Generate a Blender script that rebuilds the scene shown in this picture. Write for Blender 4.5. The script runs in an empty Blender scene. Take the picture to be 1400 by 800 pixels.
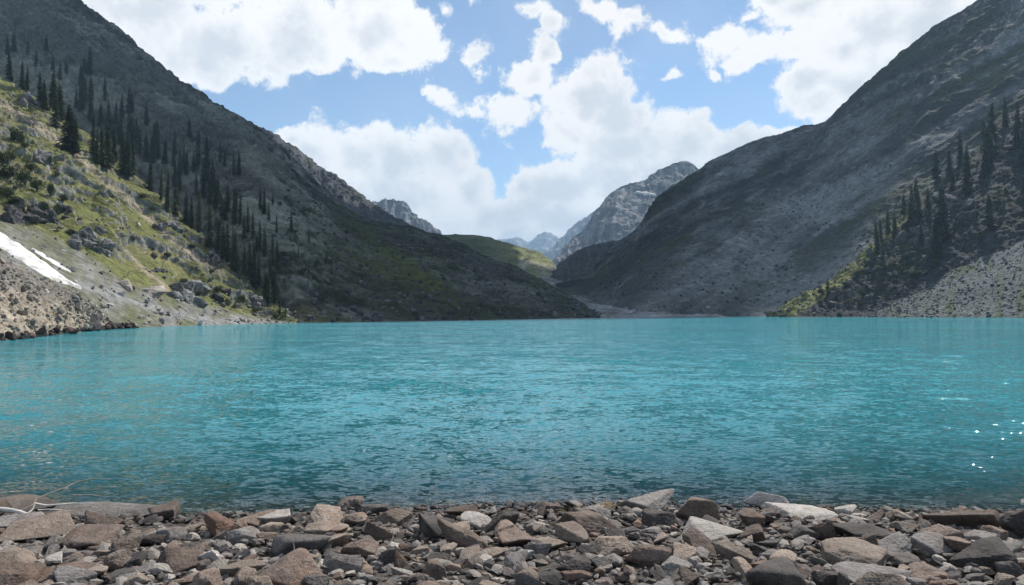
import bpy, bmesh, math, random
import numpy as np
from mathutils import Vector, Matrix, Euler

random.seed(7)
RNG = np.random.default_rng(7)
SC = bpy.context.scene
COL = SC.collection
R = math.radians

# ------------------------------------------------------------------ camera
FPX = 933.0                                   # focal length in pixels of a 1400 x 800 frame
CAM_H = 2.5                                   # eye above the lake
cam_d = bpy.data.cameras.new('camera')
cam_d.sensor_width = 36.0
cam_d.lens = 36.0 * FPX / 1400.0
cam_d.clip_start = 0.1
cam_d.clip_end = 60000.0
cam = bpy.data.objects.new('camera', cam_d)
COL.objects.link(cam)
cam.location = (0, 0, CAM_H)
CAM_R = (Euler((R(90 + 1.88), 0, 0)).to_matrix() @ Matrix.Rotation(R(-0.22), 3, 'Z'))
cam.rotation_euler = CAM_R.to_euler()
SC.camera = cam
CR = np.array(CAM_R)
CP = np.array((0, 0, CAM_H))

# ------------------------------------------------------------------ sun, exposure, render
SUN_AZ, SUN_EL = R(38), R(48)                 # azimuth clockwise from +Y
SUN = np.array((math.sin(SUN_AZ) * math.cos(SUN_EL), math.cos(SUN_AZ) * math.cos(SUN_EL), math.sin(SUN_EL)))
sun_d = bpy.data.lights.new('sun', 'SUN')
sun_d.energy = 5.0
sun_d.angle = R(0.53)
sun_d.color = (1.0, 0.955, 0.89)
sun = bpy.data.objects.new('sun', sun_d)
COL.objects.link(sun)
sun.rotation_euler = Vector(SUN).to_track_quat('Z', 'Y').to_euler()
sun.location = (0, 0, 60)
vs = SC.view_settings
vs.view_transform = 'Standard'
vs.look = 'None'
vs.exposure = 0.35
vs.gamma = 1.0
vs.use_curve_mapping = False
SC.render.engine = 'CYCLES'
cy = SC.cycles
cy.max_bounces = 5
cy.diffuse_bounces = 2
cy.glossy_bounces = 2
cy.transmission_bounces = 2
cy.transparent_max_bounces = 8
cy.volume_bounces = 0
cy.caustics_reflective = False
cy.caustics_refractive = False
cy.sample_clamp_indirect = 4.0
cy.use_denoising = True
try:
    cy.denoiser = 'OPENIMAGEDENOISE'
    cy.denoising_prefilter = 'ACCURATE'
except Exception:
    pass
SC.render.filter_size = 1.5


# ------------------------------------------------------------------ pixel <-> world helpers
def ray(px, py):
    d = CR @ np.array(((px - 700.0) / FPX, (400.0 - py) / FPX, -1.0))
    return d / d[1]                           # per metre forward (Y)


def at(px, py, fwd):
    return CP + ray(px, py) * fwd


def shore(px, py, z=0.0):
    d = ray(px, py)
    return CP + d * ((z - CAM_H) / d[2])


def to_px(P):
    q = (P - CP) @ CR                         # camera space
    w = -q[..., 2]
    return 700.0 + FPX * q[..., 0] / w, 400.0 - FPX * q[..., 1] / w


# ------------------------------------------------------------------ numpy noise
_G = RNG.normal(size=(256, 3)).astype(np.float32)
_G /= np.linalg.norm(_G, axis=1)[:, None]


def _hash(i, j, k, seed):
    h = (i.astype(np.uint32) * np.uint32(73856093)) ^ (j.astype(np.uint32) * np.uint32(19349663)) ^ (k.astype(np.uint32) * np.uint32(83492791))
    h = h ^ np.uint32((seed * 2654435761) & 0xffffffff)
    h = (h ^ (h >> np.uint32(13))) * np.uint32(1274126177)
    return ((h ^ (h >> np.uint32(16))) & np.uint32(255)).astype(np.int32)


def perlin(p, seed=0):
    p = p.astype(np.float32)
    i = np.floor(p).astype(np.int64).astype(np.int32)
    f = p - i
    u = f * f * f * (f * (f * 6 - 15) + 10)
    out = 0.0
    for a in (0, 1):
        wa = u[..., 0] if a else 1 - u[..., 0]
        for b in (0, 1):
            wb = u[..., 1] if b else 1 - u[..., 1]
            for c in (0, 1):
                wc = u[..., 2] if c else 1 - u[..., 2]
                g = _G[_hash(i[..., 0] + a, i[..., 1] + b, i[..., 2] + c, seed)]
                out = out + wa * wb * wc * (g[..., 0] * (f[..., 0] - a) + g[..., 1] * (f[..., 1] - b) + g[..., 2] * (f[..., 2] - c))
    return out * 1.5


def fbm(p, octaves=5, gain=0.5, lac=2.03, seed=0, ridged=False):
    s, a, n = 0.0, 1.0, 0.0
    q = np.array(p, dtype=np.float64)
    for o in range(octaves):
        v = perlin(q, seed + o * 17)
        s = s + a * ((1 - 2 * np.abs(v)) if ridged else v)
        n += a
        a *= gain
        q = q * lac + 3.7
    return s / n


def sstep(a, b, x):
    t = np.clip((x - a) / (b - a), 0, 1)
    return t * t * (3 - 2 * t)


def mixc(c0, c1, f):
    return c0 + (np.asarray(c1) - c0) * np.asarray(f)[..., None]


# ------------------------------------------------------------------ material helpers
class NT:
    def __init__(self, tree):
        self.t = tree
        self.n = tree.nodes
        self.n.clear()

    def node(self, typ, ins=None, **props):
        nd = self.n.new(typ)
        for k, v in props.items():
            setattr(nd, k, v)
        for k, v in (ins or {}).items():
            if isinstance(v, tuple) and len(v) == 2 and hasattr(v[0], 'outputs'):
                self.t.links.new(v[0].outputs[v[1]], nd.inputs[k])
            elif hasattr(v, 'outputs'):
                self.t.links.new(v.outputs[0], nd.inputs[k])
            else:
                nd.inputs[k].default_value = v
        return nd

    def math(self, op, a, b=None, c=None, clamp=False):
        ins = {0: a}
        if b is not None:
            ins[1] = b
        if c is not None:
            ins[2] = c
        return self.node('ShaderNodeMath', ins, operation=op, use_clamp=clamp)

    def vmath(self, op, a, b=None, **kw):
        ins = {0: a}
        if b is not None:
            ins[1] = b
        for k, v in kw.items():
            ins[k] = v
        return self.node('ShaderNodeVectorMath', ins, operation=op)

    def rng(self, v, a, b, c=0.0, d=1.0, smooth=True):
        return self.node('ShaderNodeMapRange', {0: v, 1: a, 2: b, 3: c, 4: d}, interpolation_type='SMOOTHSTEP' if smooth else 'LINEAR')

    def mix(self, f, a, b, blend='MIX'):
        nd = self.node('ShaderNodeMix', data_type='RGBA', blend_type=blend)
        for i, v in ((0, f), (6, a), (7, b)):
            if isinstance(v, tuple) and len(v) == 2 and hasattr(v[0], 'outputs'):
                self.t.links.new(v[0].outputs[v[1]], nd.inputs[i])
            elif hasattr(v, 'outputs'):
                k = 2 if v.bl_idname == 'ShaderNodeMix' else 0
                self.t.links.new(v.outputs[k], nd.inputs[i])
            else:
                nd.inputs[i].default_value = v if i == 0 or len(v) == 4 else (*v, 1)
        return nd

    def noise(self, vec, scale, detail=5, rough=0.55, **kw):
        return self.node('ShaderNodeTexNoise', {'Vector': vec, 'Scale': scale, 'Detail': detail, 'Roughness': rough}, **kw)


def new_mat(name):
    m = bpy.data.materials.new(name)
    m.use_nodes = True
    return m, NT(m.node_tree)


def out_of(nd):
    return (nd, 2) if nd.bl_idname == 'ShaderNodeMix' else (nd, 0)


# ------------------------------------------------------------------ world: Nishita sky and a field of cumulus
world = bpy.data.worlds.new('World')
SC.world = world
world.use_nodes = True
world.cycles.sampling_method = 'MANUAL'
world.cycles.sample_map_resolution = 256
W = NT(world.node_tree)


def azel(px, py):
    d = CR @ np.array(((px - 700.0) / FPX, (400.0 - py) / FPX, -1.0))
    d /= np.linalg.norm(d)
    return math.atan2(d[0], d[1]), math.asin(d[2])


tc = W.node('ShaderNodeTexCoord')
dirn = W.vmath('NORMALIZE', (tc, 'Generated'))
sep = W.node('ShaderNodeSeparateXYZ', {0: dirn})
az = W.math('ARCTAN2', (sep, 'X'), (sep, 'Y'))
el = W.math('ARCSINE', (sep, 'Z'))
sky = W.node('ShaderNodeTexSky', sky_type='NISHITA', sun_disc=False)
sky.sun_elevation = SUN_EL
sky.sun_rotation = SUN_AZ
sky.altitude = 2500
sky.air_density = 1.0
sky.dust_density = 0.6
sky.ozone_density = 1.0
# billowing noise in direction space
n_lo = W.noise(dirn, 7.0, 2, 0.5)
n_hi = W.noise(dirn, 24.0, 10, 0.70)
vor = W.node('ShaderNodeTexVoronoi', {'Vector': W.vmath('ADD', dirn, W.vmath('SCALE', (n_hi, 1), Scale=0.035)), 'Scale': 22.0, 'Smoothness': 0.55, 'Detail': 2.0, 'Roughness': 0.55}, feature='SMOOTH_F1')
azel_v = W.node('ShaderNodeCombineXYZ', {0: az, 1: el, 2: 0.0})
warp = W.vmath('SUBTRACT', (W.noise(dirn, 14.0, 4, 0.55), 1), (0.5, 0.5, 0.5))
warp = W.vmath('MULTIPLY', warp, (0.055, 0.055, 0.0))
azel_w = W.vmath('ADD', azel_v, warp)
BLOBS = [
    # px, py, rx, ry, rotation, weight
    (190, 15, 130, 75, 0, 1.0), (300, 62, 120, 68, 0, 1.0), (290, 92, 70, 38, 0, .9), (410, 45, 120, 62, 0, 1.0), (500, 48, 115, 62, 0, 1.0), (560, 62, 62, 52, 0, .9), (240, -40, 190, 60, 0, 1.0), (500, -10, 75, 40, 0, .9), (545, 92, 50, 22, 0, .8),
    (430, 212, 60, 46, 0, 1.0), (490, 222, 75, 62, 0, 1.0), (550, 225, 80, 65, 0, 1.0), (605, 228, 62, 70, 0, 1.0), (640, 265, 60, 60, 0, 1.0), (560, 275, 110, 60, 0, 1.0), (670, 300, 100, 50, 0, 1.0), (690, 325, 110, 40, 0, 1.0), (400, 195, 40, 24, 0, .9),
    (722, 108, 42, 38, 0, 1.0), (742, 66, 30, 27, 0, .9), (805, 128, 72, 62, 0, 1.0), (848, 158, 58, 46, 0, 1.0), (775, 182, 45, 36, 0, .95), (850, 200, 90, 52, 0, 1.0), (930, 198, 90, 52, 0, 1.0), (1000, 202, 75, 42, 0, 1.0), (1052, 184, 48, 22, 0, .9), (770, 255, 75, 42, 0, 1.0), (830, 250, 100, 60, 0, 1.0), (712, 262, 40, 25, 0, .9), (920, 240, 120, 60, 0, 1.0), (780, 305, 130, 55, 0, 1.0),
    (600, 130, 44, 21, -22, 0.63), (640, 146, 49, 22, -18, 0.63), (698, 155, 63, 34, 0, 0.66),
    (645, 82, 41, 36, 35, 0.56), (612, 6, 34, 21, 0, 0.33),
    (726, 6, 32, 23, 0, 0.59), (757, 28, 37, 22, -40, 0.56),
    (815, 10, 49, 26, -15, 0.63), (862, 30, 59, 29, -25, 0.63), (905, 49, 54, 20, -22, 0.63),
    (990, 62, 59, 36, 20, 0.63), (1045, 70, 83, 39, 8, 0.66), (1008, 90, 37, 26, 0, 0.56), (1032, 24, 41, 17, 8, 0.53), (1085, 70, 73, 39, 0, 0.66), (960, 66, 32, 18, 0, 0.53),
    (1110, 8, 90, 46, 0, 1.0), (1185, 42, 110, 62, 0, 1.0), (1260, 30, 120, 70, 0, 1.0), (1150, 62, 70, 42, 0, 1.0), (1060, 0, 60, 22, 0, .9), (1350, 20, 120, 80, 0, 1.0), (1240, 85, 80, 45, 0, 1.0),
    (1105, 112, 56, 44, 0, 1.0), (1165, 125, 62, 46, 0, 1.0), (1125, 145, 44, 30, 0, .95), (1200, 120, 70, 45, 0, 1.0),
    (973, 103, 14, 13, 0, .75), (920, 108, 24, 10, 0, .5), (690, 118, 20, 10, 0, .45),
]
field = None
for (bx, by, rx, ry, rot, wgt) in BLOBS:
    a0, e0 = azel(bx, by)
    a1, _ = azel(bx + rx, by)
    _, e1 = azel(bx, by - ry)
    mp = W.node('ShaderNodeMapping', {'Vector': azel_w, 'Location': (a0, e0, 0), 'Rotation': (0, 0, R(rot)), 'Scale': (max(a1 - a0, .004) * 1.25, max(e1 - e0, .004) * 1.25, 1.0)}, vector_type='TEXTURE')
    g = W.node('ShaderNodeTexGradient', {0: mp}, gradient_type='SPHERICAL')
    gg = W.math('MULTIPLY', (g, 1), wgt)
    field = gg if field is None else W.math('SMOOTH_MAX', field, gg, 0.12)
# the same broken cumulus goes on over the rest of the sky
gen = W.noise(W.vmath('MULTIPLY', dirn, (1.0, 1.0, 1.7)), 3.1, 3, 0.5)
genf = W.rng(gen, 0.44, 0.72)
oa = W.math('MAXIMUM', W.rng(W.math('ABSOLUTE', az), 0.60, 0.80), W.rng(el, 0.44, 0.60))
field = W.math('MAXIMUM', field, W.math('MULTIPLY', genf, oa))
dens = W.math('ADD', field, W.math('MULTIPLY', W.math('SUBTRACT', (n_hi, 0), 0.5), 1.05))
dens = W.math('ADD', dens, W.math('MULTIPLY', W.math('SUBTRACT', 0.36, (vor, 0)), 0.30))
fade0 = W.rng(field, 0.0, 0.10)
cover = W.math('MULTIPLY', W.rng(dens, 0.06, 0.27), fade0)
thick = W.rng(W.math('ADD', dens, W.math('MULTIPLY', W.math('SUBTRACT', (n_lo, 0), 0.5), 1.8)), 0.24, 0.88)
lump = W.rng((vor, 0), 0.15, 0.55)
shade = W.math('MULTIPLY', thick, W.math('ADD', 0.75, W.math('MULTIPLY', lump, 0.25)))
c_cloud = W.mix(shade, (6.9, 6.95, 7.0), (4.85, 5.2, 5.6))
skyc = W.mix(1.0, sky, (0.95, 1.06, 1.03), 'MULTIPLY')
# thin veil between the clouds
veil = W.math('MULTIPLY', W.rng(W.noise(dirn, 5.0, 4, 0.6), 0.35, 0.75, 0.5, 1.3), 0.16)
skyv = W.mix(veil, skyc, (5.2, 5.6, 6.1))
final = W.mix(cover, skyv, c_cloud)
bg = W.node('ShaderNodeBackground', {'Color': out_of(final), 'Strength': 0.135})
W.node('ShaderNodeOutputWorld', {'Surface': bg})


# ------------------------------------------------------------------ object helpers
def link(o, parent=None):
    COL.objects.link(o)
    if parent is not None:
        o.parent = parent
    return o


def tag(o, label=None, cat=None, group=None, kind=None):
    if label:
        o['label'] = label
    if cat:
        o['category'] = cat
    if group:
        o['group'] = group
    if kind:
        o['kind'] = kind
    return o


def mesh_np(name, V, F, smooth=True, cols=None, attrs=None):
    """V (n,3); F (m,k) with one k for all"""
    me = bpy.data.meshes.new(name)
    V = np.asarray(V, dtype=np.float32)
    F = np.asarray(F, dtype=np.int32)
    m, k = F.shape
    me.vertices.add(len(V))
    me.vertices.foreach_set('co', V.ravel())
    me.loops.add(m * k)
    me.loops.foreach_set('vertex_index', F.ravel())
    me.polygons.add(m)
    me.polygons.foreach_set('loop_start', np.arange(0, m * k, k, dtype=np.int32))
    me.polygons.foreach_set('use_smooth', np.full(m, smooth, dtype=bool))
    me.update(calc_edges=True)
    if cols is not None:
        a = me.color_attributes.new('Col', 'FLOAT_COLOR', 'POINT')
        c4 = np.ones((len(V), 4), dtype=np.float32)
        c4[:, :3] = cols
        a.data.foreach_set('color', c4.ravel())
    for an, av in (attrs or {}).items():
        a = me.attributes.new(an, 'FLOAT', 'POINT')
        a.data.foreach_set('value', np.asarray(av, dtype=np.float32))
    return me


def grid_faces(nu, nv):
    i = np.arange((nu - 1))[:, None] * nv + np.arange(nv - 1)[None, :]
    i = i.ravel()
    return np.stack([i, i + nv, i + nv + 1, i + 1], 1)


# ------------------------------------------------------------------ terrain material (colour comes from the land cover, shader adds grain)
def terrain_mat(name, cell, bump_d, contrast=0.5, blue=0.0):
    m, T = new_mat(name)
    geo = T.node('ShaderNodeNewGeometry')
    att = T.node('ShaderNodeAttribute', attribute_name='Col')
    pos = (geo, 'Position')
    v = T.node('ShaderNodeTexVoronoi', {'Vector': pos, 'Scale': 1.0 / cell, 'Randomness': 1.0})
    n1 = T.noise(pos, 0.45 / cell, 6, 0.65)
    n2 = T.noise(pos, 2.2 / cell, 4, 0.6)
    cellr = T.node('ShaderNodeSeparateColor', {0: (v, 'Color')})
    k = T.math('ADD', T.rng((n1, 0), 0.25, 0.75, 1 - contrast, 1 + contrast, False), T.rng((cellr, 0), 0, 1, -contrast * .55, contrast * .55, False))
    k = T.math('MULTIPLY', k, T.rng((n2, 0), 0.3, 0.7, 0.8, 1.2, False))
    k = T.math('MAXIMUM', k, 0.12)
    comb = T.node('ShaderNodeCombineColor', {0: k, 1: k, 2: k})
    base = T.mix(1.0, (att, 'Color'), comb, 'MULTIPLY')
    hgt = T.math('ADD', T.math('MULTIPLY', (n1, 0), 1.4), T.math('MULTIPLY', T.math('SUBTRACT', 0.6, (v, 'Distance')), 0.6))
    hgt = T.math('ADD', hgt, T.math('MULTIPLY', (n2, 0), 0.35))
    bmp = T.node('ShaderNodeBump', {'Height': hgt, 'Strength': 0.9, 'Distance': bump_d})
    p = T.node('ShaderNodeBsdfPrincipled', {'Base Color': out_of(base), 'Roughness': 0.93, 'Specular IOR Level': 0.15, 'Normal': bmp})
    T.node('ShaderNodeOutputMaterial', {'Surface': p})
    return m


def catmull(pts, t):
    pts = np.asarray(pts, float)
    n = len(pts)
    x = np.clip(t, 0, 1) * (n - 1)
    i = np.clip(np.floor(x).astype(int), 0, n - 2)
    f = (x - i)[:, None]
    p0, p1, p2, p3 = pts[np.maximum(i - 1, 0)], pts[i], pts[i + 1], pts[np.minimum(i + 2, n - 1)]
    return 0.5 * (2 * p1 + (p2 - p0) * f + (2 * p0 - 5 * p1 + 4 * p2 - p3) * f ** 2 + (3 * p1 - p0 - 3 * p2 + p3) * f ** 3)


MASS = {}


def loft(key, name, crest, base, nu, nv, prof, relief, color, mat, back=(0, 300, -220), label=None, nback=14, mid=None):
    """a mountainside between a foot line and a crest line, with a far side; relief(P,u,v) is metres along the normal"""
    C = np.array([at(*c) for c in crest])
    B = np.array([at(*b) if len(b) == 3 else shore(*b) for b in base])
    # parameter by mean screen length so columns are even
    s = np.array([c[:2] for c in crest], float) + np.array([b[:2] for b in base], float)
    L = np.concatenate([[0], np.cumsum(np.linalg.norm(np.diff(s, axis=0), axis=1))])
    tt = np.interp(np.linspace(0, L[-1], nu), L, np.linspace(0, 1, len(L)))
    Cu, Bu = catmull(C, tt), catmull(B, tt)
    v = np.concatenate([[-0.05, -0.02], np.linspace(0, 1, nv), 1 + np.linspace(0.06, 1, nback)])
    U, Vv = np.meshgrid(np.linspace(0, 1, nu), v, indexing='ij')
    vc = np.clip(Vv, -1, 1)
    P = Bu[:, None, :] + (Cu - Bu)[:, None, :] * vc[..., None]
    P[..., 2] = Bu[:, None, 2] + (Cu - Bu)[:, None, 2] * (np.sign(vc) * np.abs(prof(np.abs(vc), U)))
    P[..., 2] = np.where(vc < 0, Bu[:, None, 2] + vc * 160, P[..., 2])
    over = np.clip(Vv - 1, 0, 1)
    P = P + over[..., None] * np.array(back)
    du = np.gradient(P, axis=0)
    dv = np.gradient(P, axis=1)
    N = np.cross(du, dv)
    N /= np.linalg.norm(N, axis=2)[..., None] + 1e-9
    N *= np.sign(N[..., 2:3] + 1e-6)
    env = sstep(0.0, 0.07, Vv) * (1 - 0.45 * sstep(0.9, 1.0, Vv))
    d = relief(P, U, Vv)
    ic = 2 + nv - 1                           # crest row: keep the skyline where it belongs
    mean = np.convolve(np.pad(d[:, ic], 40, mode='edge'), np.ones(81) / 81, mode='valid')
    d = (d - mean[:, None] * sstep(0.55, 1.0, Vv)) * env
    P = P + N * d[..., None]
    du = np.gradient(P, axis=0)
    dv = np.gradient(P, axis=1)
    N2 = np.cross(du, dv)
    N2 /= np.linalg.norm(N2, axis=2)[..., None] + 1e-9
    N2 *= np.sign(N2[..., 2:3] + 1e-6)
    px, py = to_px(P)
    col = np.clip(color(P, U, Vv, px, py, N2, d), 0.01, 0.9)
    nvt = P.shape[1]
    F = grid_faces(nu, nvt)
    # face orientation upward
    a, b, c = P.reshape(-1, 3)[F[len(F) // 2][0]], P.reshape(-1, 3)[F[len(F) // 2][1]], P.reshape(-1, 3)[F[len(F) // 2][2]]
    if np.cross(b - a, c - a)[2] < 0:
        F = F[:, ::-1]
    me = mesh_np(name, P.reshape(-1, 3), F, True, col.reshape(-1, 3))
    me.materials.append(mat)
    o = link(bpy.data.objects.new(name, me))
    tag(o, kind='structure', label=label)
    MASS[key] = dict(P=P.reshape(-1, 3), px=px.ravel(), py=py.ravel(), v=Vv.ravel(), N=N2.reshape(-1, 3))
    return o


def hit(key, px, py, r=4.0):
    """ground point of a mountainside seen at a pixel"""
    M = MASS[key]
    d2 = (M['px'] - px) ** 2 + (M['py'] - py) ** 2
    d2 = np.where(M['v'] > 1.0, 1e9, d2)
    k = np.where(d2 < r * r)[0]
    if len(k) == 0:
        k = np.array([int(np.argmin(d2))])
    j = k[np.argmin(M['P'][k, 1] + 0.5 * np.sqrt(d2[k]))]
    return M['P'][j].copy(), M['N'][j].copy()


# land-cover colours (reflectance)
RD = np.array((0.060, 0.062, 0.066))
RM = np.array((0.125, 0.125, 0.128))
RL = np.array((0.25, 0.25, 0.25))
GD = np.array((0.050, 0.062, 0.026))
GB = np.array((0.118, 0.122, 0.040))
DIRT = np.array((0.30, 0.245, 0.18))

M_far = terrain_mat('terrain_far', 28.0, 8.0, 0.35)
M_mid = terrain_mat('terrain_mid', 3.6, 1.8, 0.42)
M_near = terrain_mat('terrain_near', 1.6, 0.6, 0.42)
M_close = terrain_mat('terrain_close', 0.8, 0.35, 0.45)


def streak(P, slant, seed, k=26.0):
    """coordinates that run along the fall line of a slope (slant = its direction as dx, dy)"""
    px, py = to_px(P)
    dx, dy = np.array(slant) / np.hypot(*slant)
    w = fbm(P / 90, 3, seed=seed + 40)
    return np.stack([(px * dy - py * dx) / k + 0.5 * w, (px * dx + py * dy) / (k * 9), w * 0.3], -1)


def relief_std(big, small, wl, seed, gully=0.0, gfreq=18, slant=None):
    def f(P, U, V):
        w = fbm(P / wl, 3, 0.5, seed=seed)
        r = fbm(P / (wl * 0.45) + w[..., None] * 0.35, 6, 0.56, seed=seed + 5, ridged=True)
        d = big * (0.55 * w + 0.45 * (r - 0.35))
        d = d + small * fbm(P / (wl * 0.08), 4, 0.6, seed=seed + 9)
        if gully and slant is not None:
            G = streak(P, slant, seed, 44.0)
            d = d + gully * fbm(G, 4, 0.55, seed=seed + 3, ridged=True) * sstep(0.05, 0.5, V)
        elif gully:
            G = np.stack([U * gfreq + 0.5 * fbm(P / (wl * 0.6), 3, seed=seed + 4), V * 1.4, U * 0], -1)
            d = d + gully * fbm(G, 4, 0.55, seed=seed + 3, ridged=True) * sstep(0.05, 0.5, V)
        return d
    return f


# ------------------------------------------------------------------ far mountains
def col_peak(seed, light=1.0):
    def f(P, U, V, px, py, N, d):
        n = fbm(P / 300, 5, seed=seed)
        G = np.stack([U * 40 + n, V * 3, U * 0], -1)
        g = fbm(G, 5, 0.6, seed=seed + 2)
        c = mixc(RM * 1.3 + 0 * P, RL * 1.25, sstep(-0.25, 0.45, g + 0.4 * n))
        c = mixc(c, RD * 1.4, sstep(0.1, 0.5, n - 0.5 * g))
        c = mixc(c, np.array((0.12, 0.13, 0.06)), sstep(0.42, 0.1, V + 0.25 * n) * 0.7)
        return c * light
    return f


loft('FH1', 'mountain', [(600, 338, 11000), (650, 333, 11000), (690, 328, 11000), (706, 324, 11000), (722, 331, 11000), (736, 321, 11000), (750, 318, 11000), (766, 326, 11000), (800, 338, 11000), (860, 345, 11000)],
     [(p, 424, 9200) for p in (600, 650, 690, 706, 722, 736, 750, 766, 800, 860)], 160, 60, lambda v, u: v ** 1.1, relief_std(220, 60, 900, 11), col_peak(3), M_far, (0, 1500, -900))
loft('FH2', 'mountain', [(720, 368, 7000), (742, 350, 7000), (756, 338, 7000), (768, 323, 7000), (780, 311, 7000), (792, 304, 7000), (820, 285, 7000), (870, 270, 7000)],
     [(p, 426, 6000) for p in (720, 742, 756, 768, 780, 792, 820, 870)], 140, 60, lambda v, u: v ** 1.1, relief_std(150, 50, 700, 14), col_peak(5), M_far, (0, 1200, -800))
loft('PL', 'mountain', [(470, 300, 3900), (505, 279, 3900), (522, 274, 3900), (534, 272, 3900), (546, 274, 3900), (556, 280, 3880), (570, 293, 3860), (586, 305, 3840), (606, 321, 3820), (640, 350, 3800)],
     [(p, 420, 3200) for p in (470, 505, 522, 534, 546, 556, 570, 586, 606, 640)], 240, 160, lambda v, u: v ** 1.15, relief_std(90, 26, 380, 21, 46, 16), col_peak(7, 0.85), M_far, (0, 500, -420))
loft('PR', 'mountain', [(730, 384, 3500), (745, 368, 3500), (760, 352, 3520), (782, 325, 3540), (800, 308, 3560), (825, 278, 3580), (838, 262, 3600), (857, 250, 3600), (880, 247, 3620), (893, 240, 3640), (910, 227, 3660), (933, 220, 3680), (948, 225, 3680), (960, 235, 3680), (990, 262, 3680), (1040, 300, 3680)],
     [(735, 415, 2900), (745, 415, 2880), (760, 415, 2860), (775, 414, 2840), (790, 413, 2820), (805, 412, 2800), (820, 412, 2800), (835, 412, 2800), (850, 412, 2800), (865, 412, 2800), (880, 412, 2800), (900, 412, 2800), (920, 412, 2800), (940, 412, 2800), (970, 412, 2800), (1020, 412, 2800)],
     420, 260, lambda v, u: v ** 1.2, relief_std(75, 13, 520, 31, 42, 8), col_peak(9, 0.78), M_far, (0, 500, -420))


# ------------------------------------------------------------------ central hill and low spur beyond the lake
def col_hill(P, U, V, px, py, N, d):
    n = fbm(P / 90, 5, seed=41)
    c = mixc(GD * 1.25 + 0 * P, np.array((0.125, 0.132, 0.07)), sstep(-0.3, 0.4, n))
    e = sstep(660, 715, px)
    c = mixc(c, np.array((0.20, 0.21, 0.085)), e * sstep(-0.5, 0.2, n))  # sunlit right part of the hill also painted brighter in its grass colour
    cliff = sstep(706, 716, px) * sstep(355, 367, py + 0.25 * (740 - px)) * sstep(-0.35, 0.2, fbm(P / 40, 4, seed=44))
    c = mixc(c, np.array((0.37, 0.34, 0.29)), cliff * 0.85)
    c = mixc(c, RM, sstep(0.15, 0.5, fbm(P / 60, 4, seed=43)) * 0.6)
    return c


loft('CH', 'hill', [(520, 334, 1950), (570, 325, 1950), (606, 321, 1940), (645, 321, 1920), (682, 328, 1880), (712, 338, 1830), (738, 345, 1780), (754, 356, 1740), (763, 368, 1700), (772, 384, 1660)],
     [(520, 408, 1500), (570, 404, 1480), (606, 400, 1470), (640, 394, 1460), (672, 388, 1460), (700, 383, 1470), (722, 380, 1480), (740, 379, 1500), (755, 380, 1520), (765, 388, 1540)],
     300, 160, lambda v, u: v ** 0.85, relief_std(12, 4, 160, 45, 8, 10), col_hill, M_mid, (0, 500, -160))


def col_dim(seed, light=1.0, grass=0.5, scale=120):
    def f(P, U, V, px, py, N, d):
        n = fbm(P / scale, 5, 0.55, seed=seed)
        G = np.stack([U * 26 + 0.6 * n, V * 2.2, U * 0], -1)
        g = fbm(G, 5, 0.55, seed=seed + 2)
        sp = fbm(P / (scale * 0.09), 5, 0.65, seed=seed + 4)
        c = mixc(RD * 1.2 + 0 * P, RM * 1.15, sstep(-0.35, 0.35, g * 0.7 + n * 0.6 + sp * 0.5))
        c = mixc(c, GD * 1.05, sstep(0.0, 0.35, -g + 0.5 * n + 0.1) * grass)
        c = mixc(c, RL * 1.1, sstep(0.22, 0.6, sp + 0.3 * g) * 0.65)
        return c * light
    return f


loft('RS', 'hill', [(735, 392, 1650), (752, 376, 1660), (768, 357, 1680), (784, 346, 1690), (800, 337, 1700), (822, 332, 1700), (845, 329, 1700), (880, 320, 1700), (930, 310, 1700)],
     [(742, 398, 1350), (760, 398, 1330), (775, 398, 1320), (790, 398, 1310), (805, 398, 1300), (822, 398, 1300), (845, 398, 1300), (880, 398, 1300), (930, 398, 1300)],
     200, 120, lambda v, u: v ** 1.0, relief_std(16, 6, 150, 51, 10, 8), col_dim(52, 0.65, 0.8), M_mid, (0, 400, -160))

# ------------------------------------------------------------------ left back ridge
loft('LB', 'mountain', [(300, 165, 1900), (335, 168, 1850), (362, 176, 1800), (395, 194, 1780), (430, 221, 1740), (470, 248, 1700), (520, 284, 1650), (560, 307, 1600), (600, 330, 1560), (640, 356, 1520)],
     [(300, 380, 1250), (335, 382, 1250), (362, 384, 1250), (395, 386, 1250), (430, 388, 1250), (470, 390, 1250), (520, 392, 1250), (560, 394, 1250), (600, 396, 1250), (640, 398, 1250)],
     300, 200, lambda v, u: v ** 1.1, relief_std(34, 10, 200, 61, 16, 14), col_dim(62, 0.75, 0.35), M_mid, (-100, 450, -260))


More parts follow.
